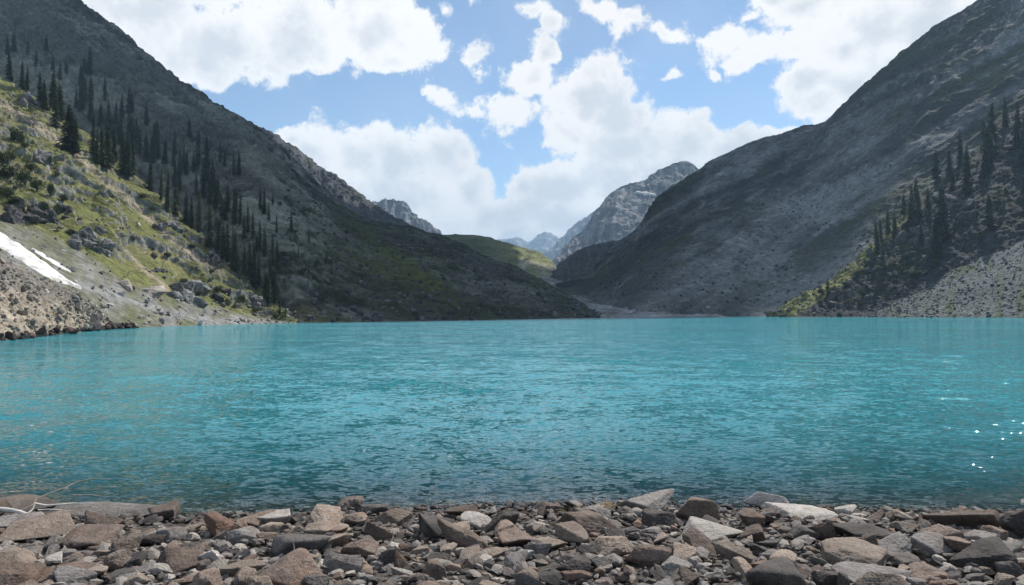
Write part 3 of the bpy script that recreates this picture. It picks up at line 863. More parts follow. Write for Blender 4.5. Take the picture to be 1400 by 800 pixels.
SPOTS = []          # (x, y, radius) of what already lies on the beach
SIG = [
    # px centre, py foot, width px, height px, colour, shape, yaw, pitch, roll, label
    (22, 706, 92, 36, 'tan', 'slab', 10, 4, 0, 'broad smooth tan boulder at the water edge, under the white driftwood'),
    (120, 712, 170, 24, 'pale', 'slab', -4, 3, 0, 'long pale flat slab under the twiggy driftwood branch'),
    (236, 714, 66, 36, 'brown', 'wedge', 20, 0, -6, 'brown pointed rock with a pale cap standing at the water edge'),
    (48, 742, 100, 34, 'tan', 'slab', 14, 8, 0, 'wide tan slab sloping behind the rounded tan boulder'),
    (14, 784, 62, 42, 'tan', 'round', 0, 0, 0, 'rounded tan boulder at the landward end of the driftwood'),
    (232, 745, 44, 32, 'grey', 'block', 35, 0, 0, 'cube-shaped grey rock with one dark side'),
    (242, 786, 80, 40, 'brown', 'slab', -20, 12, 6, 'flat-faced brown-grey rock tilted toward the land'),
    (164, 774, 40, 32, 'dark', 'block', 10, 0, 0, 'dark blocky rock with a shadowed hollow side'),
    (50, 762, 40, 22, 'grey', 'slab', 30, 6, 0, 'small grey rock wedged between two tan slabs'),
    (300, 736, 66, 46, 'rust', 'block', 12, 0, 4, 'rusty red-brown block, the reddest rock on the beach'),
    (376, 722, 56, 32, 'pale', 'block', -18, 6, 0, 'whitish angular rock at the water edge beside the rusty block'),
    (338, 744, 48, 28, 'pale', 'slab', 25, 14, 0, 'pale slab leaning between the rusty block and the domed slab'),
    (406, 762, 92, 40, 'grey', 'dome', -8, 0, 0, 'domed grey-brown slab with a dark hollow beneath its edge'),
    (442, 736, 66, 32, 'tan', 'slab', 5, 6, 0, 'low layered tan rock at the water edge'),
    (502, 748, 62, 46, 'brown', 'wedge', -30, 0, 10, 'rugged brown rock with a pale grey tip'),
    (540, 792, 48, 40, 'brown', 'pyramid', 20, 0, 0, 'pyramid-shaped brown rock with a dark side'),
    (400, 814, 92, 62, 'brown', 'slab', 8, 10, 0, 'large brown slab with a thin upright twig beside it'),
    (338, 820, 92, 46, 'tan', 'slab', -25, 16, 6, 'tilted tan-grey slab overlapping the large brown slab'),
    (574, 740, 84, 50, 'dark', 'block', -14, 0, -4, 'largest dark brown boulder at the water edge, deeply undercut'),
    (632, 758, 74, 52, 'brown', 'lean', 28, 0, 22, 'long brown slab leaning on the undercut dark boulder'),
    (653, 727, 46, 32, 'pale', 'round', 12, 0, 0, 'white rounded rock, the whitest on the beach'),
    (690, 740, 58, 34, 'tan', 'wedge', -12, 4, 0, 'tan wedge of rock just landward of the white rock'),
    (808, 734, 84, 42, 'brown', 'block', 10, 0, 6, 'brown boulder draped with dry yellow grass'),
    (786, 790, 52, 32, 'dark', 'block', -25, 8, 0, 'blackish angular rock lying in the small rubble'),
    (828, 780, 34, 24, 'grey', 'slab', 30, 22, 0, 'small grey slab tilted up beside the blackish rock'),
    (896, 724, 54, 38, 'dark', 'block', 22, 0, 0, 'dark jagged rock next to the box-shaped brown block'),
    (950, 716, 66, 34, 'brown', 'box', -6, 0, 0, 'box-shaped brown block with a flat pale top'),
    (968, 742, 98, 30, 'pale', 'slab', 6, 7, 0, 'broad pale tan slab lying flat behind the box-shaped block'),
    (1036, 719, 50, 26, 'dark', 'block', 0, 0, 0, 'low black rock at the water edge between two pale slabs'),
    (1034, 740, 54, 28, 'brown', 'slab', -10, 0, 0, 'thick brown slab with a sunlit top just behind the black rock'),
    (1084, 712, 82, 22, 'pale', 'slab', 0, 3, 0, 'long thin pale slab right at the water edge'),
    (1102, 742, 40, 30, 'dark', 'round', 0, 0, 0, 'dark rounded rock behind the long thin pale slab'),
    (1016, 776, 60, 36, 'tan', 'slab', 20, 14, 8, 'tan slab with a speckled face tipped toward the land'),
    (888, 776, 56, 40, 'brown', 'slab', -20, 10, 0, 'flat brown rock surrounded by small dark rubble'),
    (1072, 826, 118, 72, 'dark', 'dome', 0, 0, 0, 'big rounded olive-grey boulder, the largest dome on the beach'),
    (1140, 748, 66, 46, 'brown', 'wedge', 24, 0, 0, 'brown-grey rock with a sloping back beside the pinkish slab'),
    (1160, 786, 96, 48, 'tan', 'slab', 14, 10, 0, 'wide pinkish-tan slab, smooth and sunlit'),
    (1232, 772, 100, 44, 'grey', 'slab', -16, 16, -6, 'large grey slate slab split by a dark crack'),
    (1270, 764, 66, 40, 'grey', 'slab', -8, 14, -4, 'grey slate slab broken off the large cracked one'),
    (1192, 742, 84, 28, 'dark', 'slab', 4, 0, 0, 'dark rock shelf with a thin pale top'),
    (1206, 720, 74, 28, 'brown', 'slab', -8, 4, 6, 'layered brown rock at the water edge in front of the dark shelf'),
    (1316, 726, 112, 28, 'brown', 'ledge', 3, 0, 0, 'long brown rock ledge along the water edge'),
    (1388, 740, 66, 56, 'dark', 'lean', -20, 0, -18, 'dark slab standing tilted at the end of the long ledge'),
    (1336, 748, 46, 26, 'pale', 'slab', 10, 10, 0, 'pale grey flat rock behind the long brown ledge'),
    (1356, 792, 106, 56, 'dark', 'block', -10, 0, 0, 'massive dark jagged boulder with a shadowed front'),
    (1194, 810, 112, 30, 'grey', 'slab', 6, 8, 0, 'thin grey slate plate at the foot of the pinkish slab'),
    (1364, 694, 44, 22, 'rust', 'round', 0, 0, 0, 'reddish rock half under water with ripples around it'),
    (470, 788, 60, 36, 'grey', 'slab', -12, 10, 0, 'grey slab lying flat beside the pyramid-shaped rock'),
    (600, 792, 46, 30, 'brown', 'block', 15, 0, 0, 'squat brown rock inland of the leaning slab'),
    (700, 790, 56, 28, 'grey', 'slab', 24, 18, 0, 'grey slate tilted on edge among small rubble'),
    (740, 756, 60, 26, 'tan', 'slab', 0, 6, 0, 'low tan slab midway between white rock and grassy boulder'),
    (1270, 800, 60, 32, 'brown', 'block', 0, 0, 0, 'brown blocky rock below the cracked slate slab'),
    (120, 752, 74, 28, 'brown', 'slab', -6, 7, 0, 'low brown slab in the small rubble by the driftwood'),
    (110, 808, 60, 34, 'grey', 'slab', 22, 8, 0, 'flat bluish-grey slab in fine grey rubble'),
]
DEPTHS = {'slab': (0.80, 0.55), 'wedge': (0.9, 0.58), 'round': (0.9, 0.62), 'block': (0.95, 0.56), 'dome': (0.8, 0.62), 'pyramid': (0.85, 1.0), 'lean': (0.6, 0.55), 'box': (0.6, 0.85), 'ledge': (0.4, 0.8)}
for si, (px, py, wp, hp, colr, shape, yaw, pit, rol, lab) in enumerate(SIG):
    g = on_beach(px, py)
    s = g[1] / FPX
    w, hgt = wp * s, hp * s
    kd, kh = DEPTHS[shape]
    if shape == 'slab':
        w *= 1.14
    kd = min(kd, 0.85 / w)
    dep_, hz = w * kd, max(hgt * kh * 1.08, 0.06)
    rg = np.random.default_rng(500 + si)
    pl = {'slab': 11, 'wedge': 8, 'round': 26, 'block': 9, 'dome': 22, 'pyramid': 5, 'lean': 9, 'box': 6, 'ledge': 9}[shape]
    rd = {'round': 0.10, 'dome': 0.10}.get(shape, 0.028)
    V, F = rock_shape(5, rg, pl, rd, (w * 0.52, dep_ * 0.52, hz * 0.62), 0.13 if shape not in ('dome', 'round') else 0.07, 0.10 if shape in ('slab', 'ledge', 'block', 'lean') else 0.04, si * 7)
    if shape == 'pyramid':
        t = np.clip((V[:, 2] / (hz * 0.62) + 1) / 2, 0, 1)
        V[:, :2] *= (1.25 - 1.1 * t)[:, None]
    me = mesh_np('rock', V, F, True)
    me.materials.append(ROCK[colr])
    nm = {'slab': 'flat_rock', 'ledge': 'flat_rock', 'lean': 'flat_rock', 'dome': 'boulder', 'round': 'boulder'}.get(shape, 'rock')
    o = link(bpy.data.objects.new(nm, me))
    cx, cyy = g[0] * (1 + dep_ * .4 / g[1]), g[1] + dep_ * 0.40
    o.location = (cx, cyy, surf_z(cx, cyy) + hz * 0.42)
    o.rotation_euler = (R(pit), R(rol), R(yaw))
    tag(o, lab, 'rock')
    SPOTS.append((cx, cyy, w * 0.42))

# shared shapes for the other rocks
VAR = []
for i in range(26):
    rg = np.random.default_rng(900 + i)
    flat = i % 6 != 0
    V, F = rock_shape(5 if i < 0 else 3, rg, int(rg.integers(7, 14)), 0.03, (1.0, rg.uniform(.6, .95), rg.uniform(.20, .38) if flat else rg.uniform(.5, .8)), 0.16, 0.10 if flat else 0.04, 40 + i)
    # finer copy for crisp edges
    V, F = rock_shape(5, np.random.default_rng(900 + i), int(np.random.default_rng(900 + i).integers(7, 14)), 0.03, tuple(np.abs(V).max(0)), 0.18, 0.10 if flat else 0.04, 40 + i)
    VAR.append((mesh_np('rock', V, F, True), flat))
COLN = {'tan': 'tan', 'pale': 'pale', 'grey': 'grey', 'dark': 'blackish', 'brown': 'brown', 'rust': 'rusty red-brown'}
MESHES = {}
placed = 0
tries = 0
while placed < 190 and tries < 9000:
    tries += 1
    py = random.uniform(694, 835)
    px = random.uniform(-120, 1520)
    g = on_beach(px, py)
    wp = min(88, max(22, random.lognormvariate(3.80, 0.38)))
    w = wp * g[1] / FPX
    if any((g[0] - a) ** 2 + (g[1] - b) ** 2 < (0.60 * (c + w * 0.42)) ** 2 for a, b, c in SPOTS):
        continue
    k = random.randrange(len(VAR))
    if not VAR[k][1] and (g[1] > 7.9 or wp > 48):
        continue
    colr = random.choices(['tan', 'pale', 'grey', 'dark', 'brown', 'rust'], [28, 12, 17, 15, 26, 4])[0]
    if (k, colr) not in MESHES:
        mm = VAR[k][0].copy()
        mm.materials.append(ROCK[colr])
        MESHES[(k, colr)] = mm
    flat = VAR[k][1]
    o = link(bpy.data.objects.new('flat_rock' if flat else 'rock', MESHES[(k, colr)]))
    sc = w * 0.52
    o.scale = (sc, sc * random.uniform(.8, 1.1), sc * random.uniform(.85, 1.25))
    o.location = (g[0], g[1], surf_z(g[0], g[1]) + sc * (0.16 if flat else 0.30) + 0.03)
    o.rotation_euler = (R(random.gauss(0, 11)), R(random.gauss(0, 11)), random.uniform(0, 6.28))
    inl = 'at the lake edge' if g[1] > 8.0 else ('just back from water' if g[1] > 6.4 else 'well back from water')
    lmk = ['by the driftwood', 'around the domed slab', 'between white rock and grassy boulder', 'around the box-shaped block', 'by the cracked slate'][int(np.searchsorted([280, 560, 880, 1130], px))]
    sz = 'large' if wp > 46 else ('middling' if wp > 32 else 'small')
    lb = f"{sz} {'flat' if flat else 'chunky'} {COLN[colr]} rock {inl} {lmk}"
    tag(o, lb, 'rock', f"{sz} {'flat' if flat else 'chunky'} {COLN[colr]} rocks {inl} {lmk}")
    SPOTS.append((g[0], g[1], w * 0.40))
    placed += 1


def scatter_mesh(name, pts, sizes, level, mat, seed, tints, flat=(0.35, 0.9), label=None, sink=0.15, cat=None):
    """very many small stones, one mesh, its colours in the Col layer"""
    rg = np.random.default_rng(seed)
    prot = []
    for i in range(18):
        V, F = rock_shape(level, rg, int(rg.integers(5, 10)), 0.02, (1, rg.uniform(.6, 1), rg.uniform(*flat)), 0)
        prot.append((V, F))
    n = len(pts)
    nv, nf = len(prot[0][0]), len(prot[0][1])
    AV = np.empty((n, nv, 3), np.float32)
    AC = np.empty((n, nv, 3), np.float32)
    tints = np.asarray(tints)
    for i in range(n):
        V = prot[i % 18][0]
        a, b, c = rg.uniform(0, 6.28), rg.normal() * 0.25, rg.normal() * 0.25
        M = np.array(Euler((b, c, a)).to_matrix())
        AV[i] = (V * sizes[i]) @ M.T + pts[i] + np.array((0, 0, sizes[i] * sink))
        AC[i] = tints[rg.integers(len(tints))] * rg.uniform(0.70, 1.25)
    AF = prot[0][1][None] + (np.arange(n) * nv)[:, None, None]
    me = mesh_np(name, AV.reshape(-1, 3), AF.reshape(-1, 3), False, AC.reshape(-1, 3))
    me.materials.append(mat)
    return tag(link(bpy.data.objects.new(name, me)), label, None, None, 'stuff')


m, T = new_mat('pebble')
att = T.node('ShaderNodeAttribute', attribute_name='Col')
geo = T.node('ShaderNodeNewGeometry')
nn = T.noise((geo, 'Position'), 40.0, 4, 0.65)
f = T.rng((nn, 0), 0.3, 0.7, 0.65, 1.35, False)
b = T.mix(1.0, (att, 'Color'), T.node('ShaderNodeCombineColor', {0: f, 1: f, 2: f}), 'MULTIPLY')
sp = T.node('ShaderNodeSeparateXYZ', {0: (geo, 'Position')})
wf = T.rng((sp, 'Z'), 0.14, 0.05, 0, 0.65)
b = T.mix(wf, b, (0.05, 0.04, 0.035))
bm_ = T.node('ShaderNodeBump', {'Height': (nn, 0), 'Strength': 0.8, 'Distance': 0.012})
p = T.node('ShaderNodeBsdfPrincipled', {'Base Color': out_of(b), 'Roughness': 0.85, 'Specular IOR Level': 0.3, 'Normal': bm_})
T.node('ShaderNodeOutputMaterial', {'Surface': p})
M_peb = m
PT = [(.14, .122, .108), (.19, .163, .142), (.25, .218, .19), (.155, .138, .126), (.075, .066, .06), (.19, .142, .11), (.27, .238, .208), (.11, .09, .08), (.20, .175, .155), (.15, .105, .082), (.095, .08, .07)]
yy = RNG.uniform(3.4, 11.0, 12500)
xx = (RNG.uniform(-1, 1, 12500)) * (yy * 0.80 + 1.6)
ss = np.clip(RNG.lognormal(-3.15, 0.55, 12500), 0.012, 0.125)
zz = beach_z(xx, yy)
ss = np.where(yy > 8.6, np.minimum(ss, 0.06), ss)
scatter_mesh('rubble', np.stack([xx, yy, zz + RNG.uniform(0, 0.035, len(xx))], -1), ss, 2, M_peb, 31, PT, (0.16, 0.5), 'small loose stones and gravel filling the gaps between the beach rocks')


def slope_rocks(key, n, smin, smax, sel, tints, label, seed, level=1, name='scree', sink=0.1):
    M = MASS[key]
    k = np.where(sel(M['px'], M['py'], M['v'], M['P']))[0]
    if len(k) == 0:
        return
    rg = np.random.default_rng(seed)
    k = rg.choice(k, n)
    P = M['P'][k] + rg.normal(size=(n, 3)) * np.array((0.8, 0.8, 0.0))
    s = smin * (1 - rg.uniform(0, 0.999, n)) ** (-0.62)
    s = np.clip(s, smin, smax)
    scatter_mesh(name, P, s, level, M_stone, seed, tints, (0.5, 0.95), label, sink)


m, T = new_mat('scree_stone')
att = T.node('ShaderNodeAttribute', attribute_name='Col')
p = T.node('ShaderNodeBsdfPrincipled', {'Base Color': (att, 'Color'), 'Roughness': 0.92, 'Specular IOR Level': 0.15})
T.node('ShaderNodeOutputMaterial', {'Surface': p})
M_stone = m
TG = [(.12, .12, .122), (.18, .178, .178), (.26, .255, .25), (.09, .09, .092), (.33, .32, .31)]
TGd = [(.055, .057, .06), (.08, .081, .083), (.13, .13, .128), (.042, .043, .045)]
TGr = [(.06, .06, .061), (.09, .09, .09), (.15, .148, .146)]
TW = [(.20, .175, .15), (.33, .29, .24), (.27, .225, .18), (.40, .355, .30), (.14, .12, .105)]
inview = lambda px, py: (px > -60) & (px < 1460) & (py > -20)
slope_rocks('LC', 1500, 0.12, 0.55, lambda px, py, v, P: inview(px, py) & (v < 1) & (P[:, 2] > 0.3), TW, 'broken tan stones covering the near left shore slope', 41, 2)
slope_rocks('LC', 500, 0.22, 0.7, lambda px, py, v, P: inview(px, py) & (v < 1) & (P[:, 2] > -0.2) & (P[:, 2] < 0.7), [(.075, .048, .04), (.11, .07, .06), (.05, .036, .032)], 'wet dark red stones along the left waterline', 42, 2)
slope_rocks('LS', 1500, 0.22, 0.9, lambda px, py, v, P: inview(px, py) & (v < 1) & (v > 0.01), TG + TW, 'loose pale stones strewn over the sunlit grassy hillside', 43, 1)
slope_rocks('RC', 4200, 0.25, 1.1, lambda px, py, v, P: inview(px, py) & (v < 1) & (v > 0.0), TGr, 'loose grey stones covering the right scree slope', 44, 1)
slope_rocks('L', 3400, 0.5, 1.9, lambda px, py, v, P: (px > 380) & (px < 820) & (py > 260) & (v < 0.95) & (v > 0.0), TGd, 'scattered boulders on the shaded left mountain slope', 45, 1)
slope_rocks('R', 1600, 0.6, 2.2, lambda px, py, v, P: (px > 800) & (px < 1250) & (v < 0.5) & (v > 0.0), TGd, 'scattered boulders on the lower right mountain slope', 46, 1)
slope_rocks('RN', 1200, 0.6, 2.6, lambda px, py, v, P: inview(px, py) & (v < 1) & (v > 0.0), TGd, 'broken stones on the wooded right spur', 47, 1)

# ------------------------------------------------------------------ single boulders, slabs and outcrops on the slopes
def slope_rock_mat(name, c0, c1, s):
    m, T = new_mat(name)
    geo = T.node('ShaderNodeNewGeometry')
    n1 = T.noise((geo, 'Position'), s, 7, 0.68)
    n2 = T.noise(T.vmath('MULTIPLY', (geo, 'Position'), (1, 1, 3.5)), s * 0.7, 5, 0.6)
    b = T.mix(T.rng((n1, 0), 0.32, 0.68), c0, c1)
    b = T.mix(T.rng((n2, 0), 0.40, 0.30, 0, 0.7), b, (0.04, 0.04, 0.038))
    bp = T.node('ShaderNodeBump', {'Height': T.math('ADD', (n1, 0), (n2, 0)), 'Strength': 1.0, 'Distance': 0.5 / s})
    p = T.node('ShaderNodeBsdfPrincipled', {'Base Color': out_of(b), 'Roughness': 0.92, 'Specular IOR Level': 0.15, 'Normal': bp})
    T.node('ShaderNodeOutputMaterial', {'Surface': p})
    return m


SR = {
    'grey': slope_rock_mat('outcrop_grey', (0.085, 0.083, 0.08), (0.30, 0.29, 0.275), 0.55),
    'dark': slope_rock_mat('outcrop_dark', (0.045, 0.043, 0.042), (0.15, 0.143, 0.136), 0.5),
    'tan': slope_rock_mat('outcrop_tan', (0.33, 0.27, 0.22), (0.48, 0.42, 0.36), 0.5),
    'cone': slope_rock_mat('boulder_tan', (0.20, 0.17, 0.14), (0.36, 0.315, 0.26), 1.4),
    'scree': slope_rock_mat('boulder_grey', (0.13, 0.13, 0.13), (0.30, 0.295, 0.29), 0.6),
}


def outcrop(key, px, py, wp, hp, colr, label, n=9, seed=0, blocky=0.42):
    c, _ = hit(key, px, py)
    s = c[1] / FPX
    rg = np.random.default_rng(seed)
    root = link(bpy.data.objects.new('rock_outcrop', None))
    root.location = c
    for i in range(n):
        a, r = rg.uniform(0, 6.28), rg.uniform(0, 1) ** 0.6
        q, nn = hit(key, px + math.cos(a) * r * wp * 0.42, py + math.sin(a) * r * hp * 0.42)
        if abs(q[1] - c[1]) > 40:
            q = c.copy()
        sz = wp * s * blocky * rg.uniform(0.35, 0.9)
        V, F = rock_shape(4, rg, int(rg.integers(6, 10)), 0.02, (sz * .55, sz * .5, min(sz * rg.uniform(.35, .6), hp * s * 0.5)), 0.26, 0.12, seed + i)
        V = V @ np.array(Euler((rg.normal() * .25, rg.normal() * .25, rg.uniform(0, 6.28))).to_matrix()).T + q - c
        me = mesh_np('block', V, F, True)
        me.materials.append(SR[colr])
        link(bpy.data.objects.new('block', me), root)
    return tag(root, label, 'outcrop')


OUT = [
    ('LS', 40, 292, 90, 40, 'dark', 'dark broken cliff just above the snow strip', 16),
    ('LS', 92, 288, 36, 26, 'dark', 'dark jagged outcrop beside the cliff above the snow strip', 8),
    ('LS', 126, 332, 62, 44, 'grey', 'large mottled grey outcrop in the middle of the grassy hillside', 15),
    ('LS', 218, 352, 30, 42, 'dark', 'narrow dark outcrop above the bare pinkish slabs', 9),
    ('LS', 262, 400, 74, 30, 'grey', 'long rocky cliff band at the foot of the sunlit grass', 14),
    ('LS', 312, 408, 44, 26, 'dark', 'dark blocky outcrop at the end of the cliff band', 8),
    ('LS', 150, 262, 40, 12, 'grey', 'thin grey rock rib across the upper grass', 7),
    ('LS', 345, 415, 40, 14, 'grey', 'low rocky ledge near the tip of the sunlit spur', 7),
    ('LS', 60, 215, 56, 22, 'grey', 'pale shattered outcrop high on the sunlit hillside', 10),
    ('LS', 30, 135, 50, 18, 'grey', 'pale rocks on the skyline of the sunlit spur among firs', 9),
    ('LS', 240, 310, 46, 14, 'grey', 'rocky rib under the firs on the crest of the sunlit spur', 8),
    ('LS', 290, 352, 40, 14, 'grey', 'pale rocks under the densest clump of firs', 8),
    ('RN', 1205, 345, 60, 30, 'dark', 'dark crag under the firs of the right spur', 10),
    ('RN', 1255, 320, 60, 40, 'dark', 'steep dark crag high on the wooded right spur', 10),
    ('RN', 1150, 410, 60, 26, 'dark', 'dark rocks below the lone lakeside fir', 10),
    ('RN', 1310, 280, 80, 50, 'dark', 'broad dark cliff high on the right spur', 12),
    ('RN', 1115, 420, 20, 14, 'grey', 'small pale crag at the waterline below the green rim', 6),
    ('R', 1068, 364, 34, 8, 'dark', 'small dark rock band low on the right mountain', 6),
]
for i, (k, px, py, wp, hp, colr, lab, n) in enumerate(OUT):
    outcrop(k, px, py, wp, hp, colr, lab, n, 300 + i * 13)


def slope_boulder(key, px, py, wp, hp, colr, label, group=None, seed=0, planes=10, level=4, name='boulder', align=False):
    c, _ = hit(key, px, py)
    s = c[1] / FPX
    rg = np.random.default_rng(seed)
    V, F = rock_shape(level, rg, planes, 0.035, (wp * s * .52, wp * s * .42, hp * s * .62), 0.14, 0.05, seed)
    me = mesh_np(name, V, F, True)
    me.materials.append(SR[colr])
    o = link(bpy.data.objects.new(name, me))
    o.location = c + np.array((0, 0, hp * s * 0.32))
    o.rotation_euler = (rg.normal() * .12, rg.normal() * .12, rg.uniform(-.6, .6))
    if align:                                  # a slab lying in the slope
        o.location = c
        o.rotation_euler = (R(48), 0, R(18))
        o.scale = (1, 0.9, 0.35)
    return tag(o, label, 'rock', group)


slope_boulder('LC', 130, 446, 30, 21, 'dark', 'lone dark boulder at the foot of the near left slope, touching the lake', None, 611, 12)
slope_boulder('LS', 176, 392, 32, 30, 'tan', 'bare pinkish rock slab with a rounded top below the grass', None, 612, 9, name='flat_rock', align=True)
slope_boulder('LS', 212, 398, 42, 22, 'tan', 'long bare pinkish rock slab next to the rounded one', None, 613, 9, name='flat_rock', align=True)
slope_boulder('LS', 232, 428, 10, 6, 'tan', 'pale block resting alone on the fine debris apron', None, 614, 9)
slope_boulder('VF', 833, 432, 6, 7, 'tan', 'tiny white block on the far lake shore in the valley mouth', None, 615, 8)
slope_boulder('R', 969, 419, 10, 5, 'tan', 'white boulder low on the right mountain above the far shore', None, 616, 8)
slope_boulder('RN', 1172, 338, 8, 6, 'tan', 'pale boulder left of the firs on the right spur', None, 617, 8)
slope_boulder('RN', 1278, 268, 14, 8, 'tan', 'pinkish bare rock among the firs of the right spur', None, 618, 8)
rr = random.Random(5)
for i in range(34):
    px = rr.uniform(2, 130)
    top = np.interp(px, [0, 35, 70, 100, 130], [358, 376, 392, 408, 424])
    bot = np.interp(px, [0, 60, 130], [458, 452, 444])
    py = rr.uniform(top, bot)
    wp = rr.uniform(5, 12)
    slope_boulder('LC', px, py, wp, wp * rr.uniform(.55, .9), rr.choice(['cone', 'cone', 'cone', 'scree']), 'sun-bleached boulder lying in the broken stones of the near left shore slope', 'boulders on the near left shore slope', 700 + i, 9, 4)

# ------------------------------------------------------------------ snow
m, T = new_mat('snow')
geo = T.node('ShaderNodeNewGeometry')
n1 = T.noise((geo, 'Position'), 0.35, 6, 0.6)
b = T.mix(T.rng((n1, 0), 0.42, 0.68), (0.66, 0.65, 0.63), (0.36, 0.33, 0.30))
bp = T.node('ShaderNodeBump', {'Height': (n1, 0), 'Strength': 0.5, 'Distance': 0.5})
p = T.node('ShaderNodeBsdfPrincipled', {'Base Color': out_of(b), 'Roughness': 0.8, 'Specular IOR Level': 0.2, 'Normal': bp})
T.node('ShaderNodeOutputMaterial', {'Surface': p})
M_snow = m


def snow_strip(key, cl, label, thick, nt=9, ns=60):
    """cl: centre line (px, py, half width px across)"""
    cl = np.array(cl, float)
    t = np.linspace(0, 1, ns)
    x = np.interp(t, np.linspace(0, 1, len(cl)), cl[:, 0])
    y = np.interp(t, np.linspace(0, 1, len(cl)), cl[:, 1])
    w = np.interp(t, np.linspace(0, 1, len(cl)), cl[:, 2])
    dx, dy = np.gradient(x), np.gradient(y)
    L = np.hypot(dx, dy)
    nx, ny = -dy / L, dx / L
    P = np.zeros((ns, nt, 3))
    M = MASS[key]
    for i in range(ns):
        for j in range(nt):
            q = (j / (nt - 1) * 2 - 1)
            e = w[i] * (1 + 0.12 * math.sin(i * 0.9 + (5 if q > 0 else 0)))
            p_, n_ = hit(key, x[i] + nx[i] * e * q, y[i] + ny[i] * e * q, 5)
            P[i, j] = p_ + np.array((0, 0, 1.0)) * (thick * (1.0 - q ** 4) - thick * 0.35 * (q ** 4))
    for _ in range(2):
        P[1:-1] = (P[:-2] + 2 * P[1:-1] + P[2:]) / 4
    P[0, :, 2] -= thick
    P[-1, :, 2] -= thick
    me = mesh_np('snow_patch', P.reshape(-1, 3), grid_faces(ns, nt), True)
    me.materials.append(M_snow)
    o = link(bpy.data.objects.new('snow_patch', me))
    return tag(o, label, 'snow')


snow_strip('LS', [(-70, 292, 9), (-20, 310, 10), (5, 326, 10), (30, 342, 10), (55, 359, 9.5), (75, 372, 7.5), (92, 382, 4), (114, 391, 1.2)], 'long white snow strip running down the apron under the dark cliff', 0.55)
snow_strip('LS', [(45, 336, 1.5), (62, 346, 2.5), (80, 357, 2.5), (100, 369, 1)], 'thin dirty-white snow streak beside the long snow strip', 0.25, 5, 30)
snow_strip('PR', [(866, 259, 0.5), (873, 259.5, 1.6), (880, 260.2, 2.6), (887, 261, 2.0), (893, 262, 2.4), (897, 264, 0.6)], 'small snow patch under the summit of the grey far peak', 3, 7, 26)

# ------------------------------------------------------------------ trees and shrubs
def leaf_mat(name, c0, c1):
    m, T = new_mat(name)
    oi = T.node('ShaderNodeObjectInfo')
    geo = T.node('ShaderNodeNewGeometry')
    n = T.noise((geo, 'Position'), 0.5, 3, 0.6)
    b = T.mix(T.rng((n, 0), 0.3, 0.7), c0, c1)
    rv = T.rng((oi, 'Random'), 0, 1, 0.75, 1.3, False)
    b = T.mix(1.0, b, T.node('ShaderNodeCombineColor', {0: rv, 1: rv, 2: rv}), 'MULTIPLY')
    p = T.node('ShaderNodeBsdfPrincipled', {'Base Color': out_of(b), 'Roughness': 0.8, 'Specular IOR Level': 0.2})
    T.node('ShaderNodeOutputMaterial', {'Surface': p})
    return m


M_fir = leaf_mat('fir_needles', (0.030, 0.049, 0.024), (0.078, 0.102, 0.046))
M_shrub = leaf_mat('shrub_leaves', (0.030, 0.042, 0.018), (0.075, 0.09, 0.035))
m, T = new_mat('bark')
geo = T.node('ShaderNodeNewGeometry')
n = T.noise(T.vmath('MULTIPLY', (geo, 'Position'), (6, 6, 1.2)), 1.0, 5, 0.6)
p = T.node('ShaderNodeBsdfPrincipled', {'Base Color': out_of(T.mix(T.rng((n, 0), .3, .7), (0.05, 0.04, 0.033), (0.13, 0.11, 0.095))), 'Roughness': 0.9})
T.node('ShaderNodeOutputMaterial', {'Surface': p})
M_bark = m


def tube(path, radii, sides=6):
    path = np.asarray(path, float)
    n = len(path)
    tn = np.gradient(path, axis=0)
    tn /= np.linalg.norm(tn, axis=1)[:, None]
    V = []
    for i in range(n):
        a = np.cross(tn[i], (0.31, 0.27, 0.91) if abs(tn[i][2]) < 0.9 else (1, 0, 0))
        a /= np.linalg.norm(a)
        b = np.cross(tn[i], a)
        for k in range(sides):
            t = 2 * math.pi * k / sides
            V.append(path[i] + radii[i] * (a * math.cos(t) + b * math.sin(t)))
    F = []
    for i in range(n - 1):
        for k in range(sides):
            F.append((i * sides + k, i * sides + (k + 1) % sides, (i + 1) * sides + (k + 1) % sides, (i + 1) * sides + k))
    return np.array(V), np.array(F)


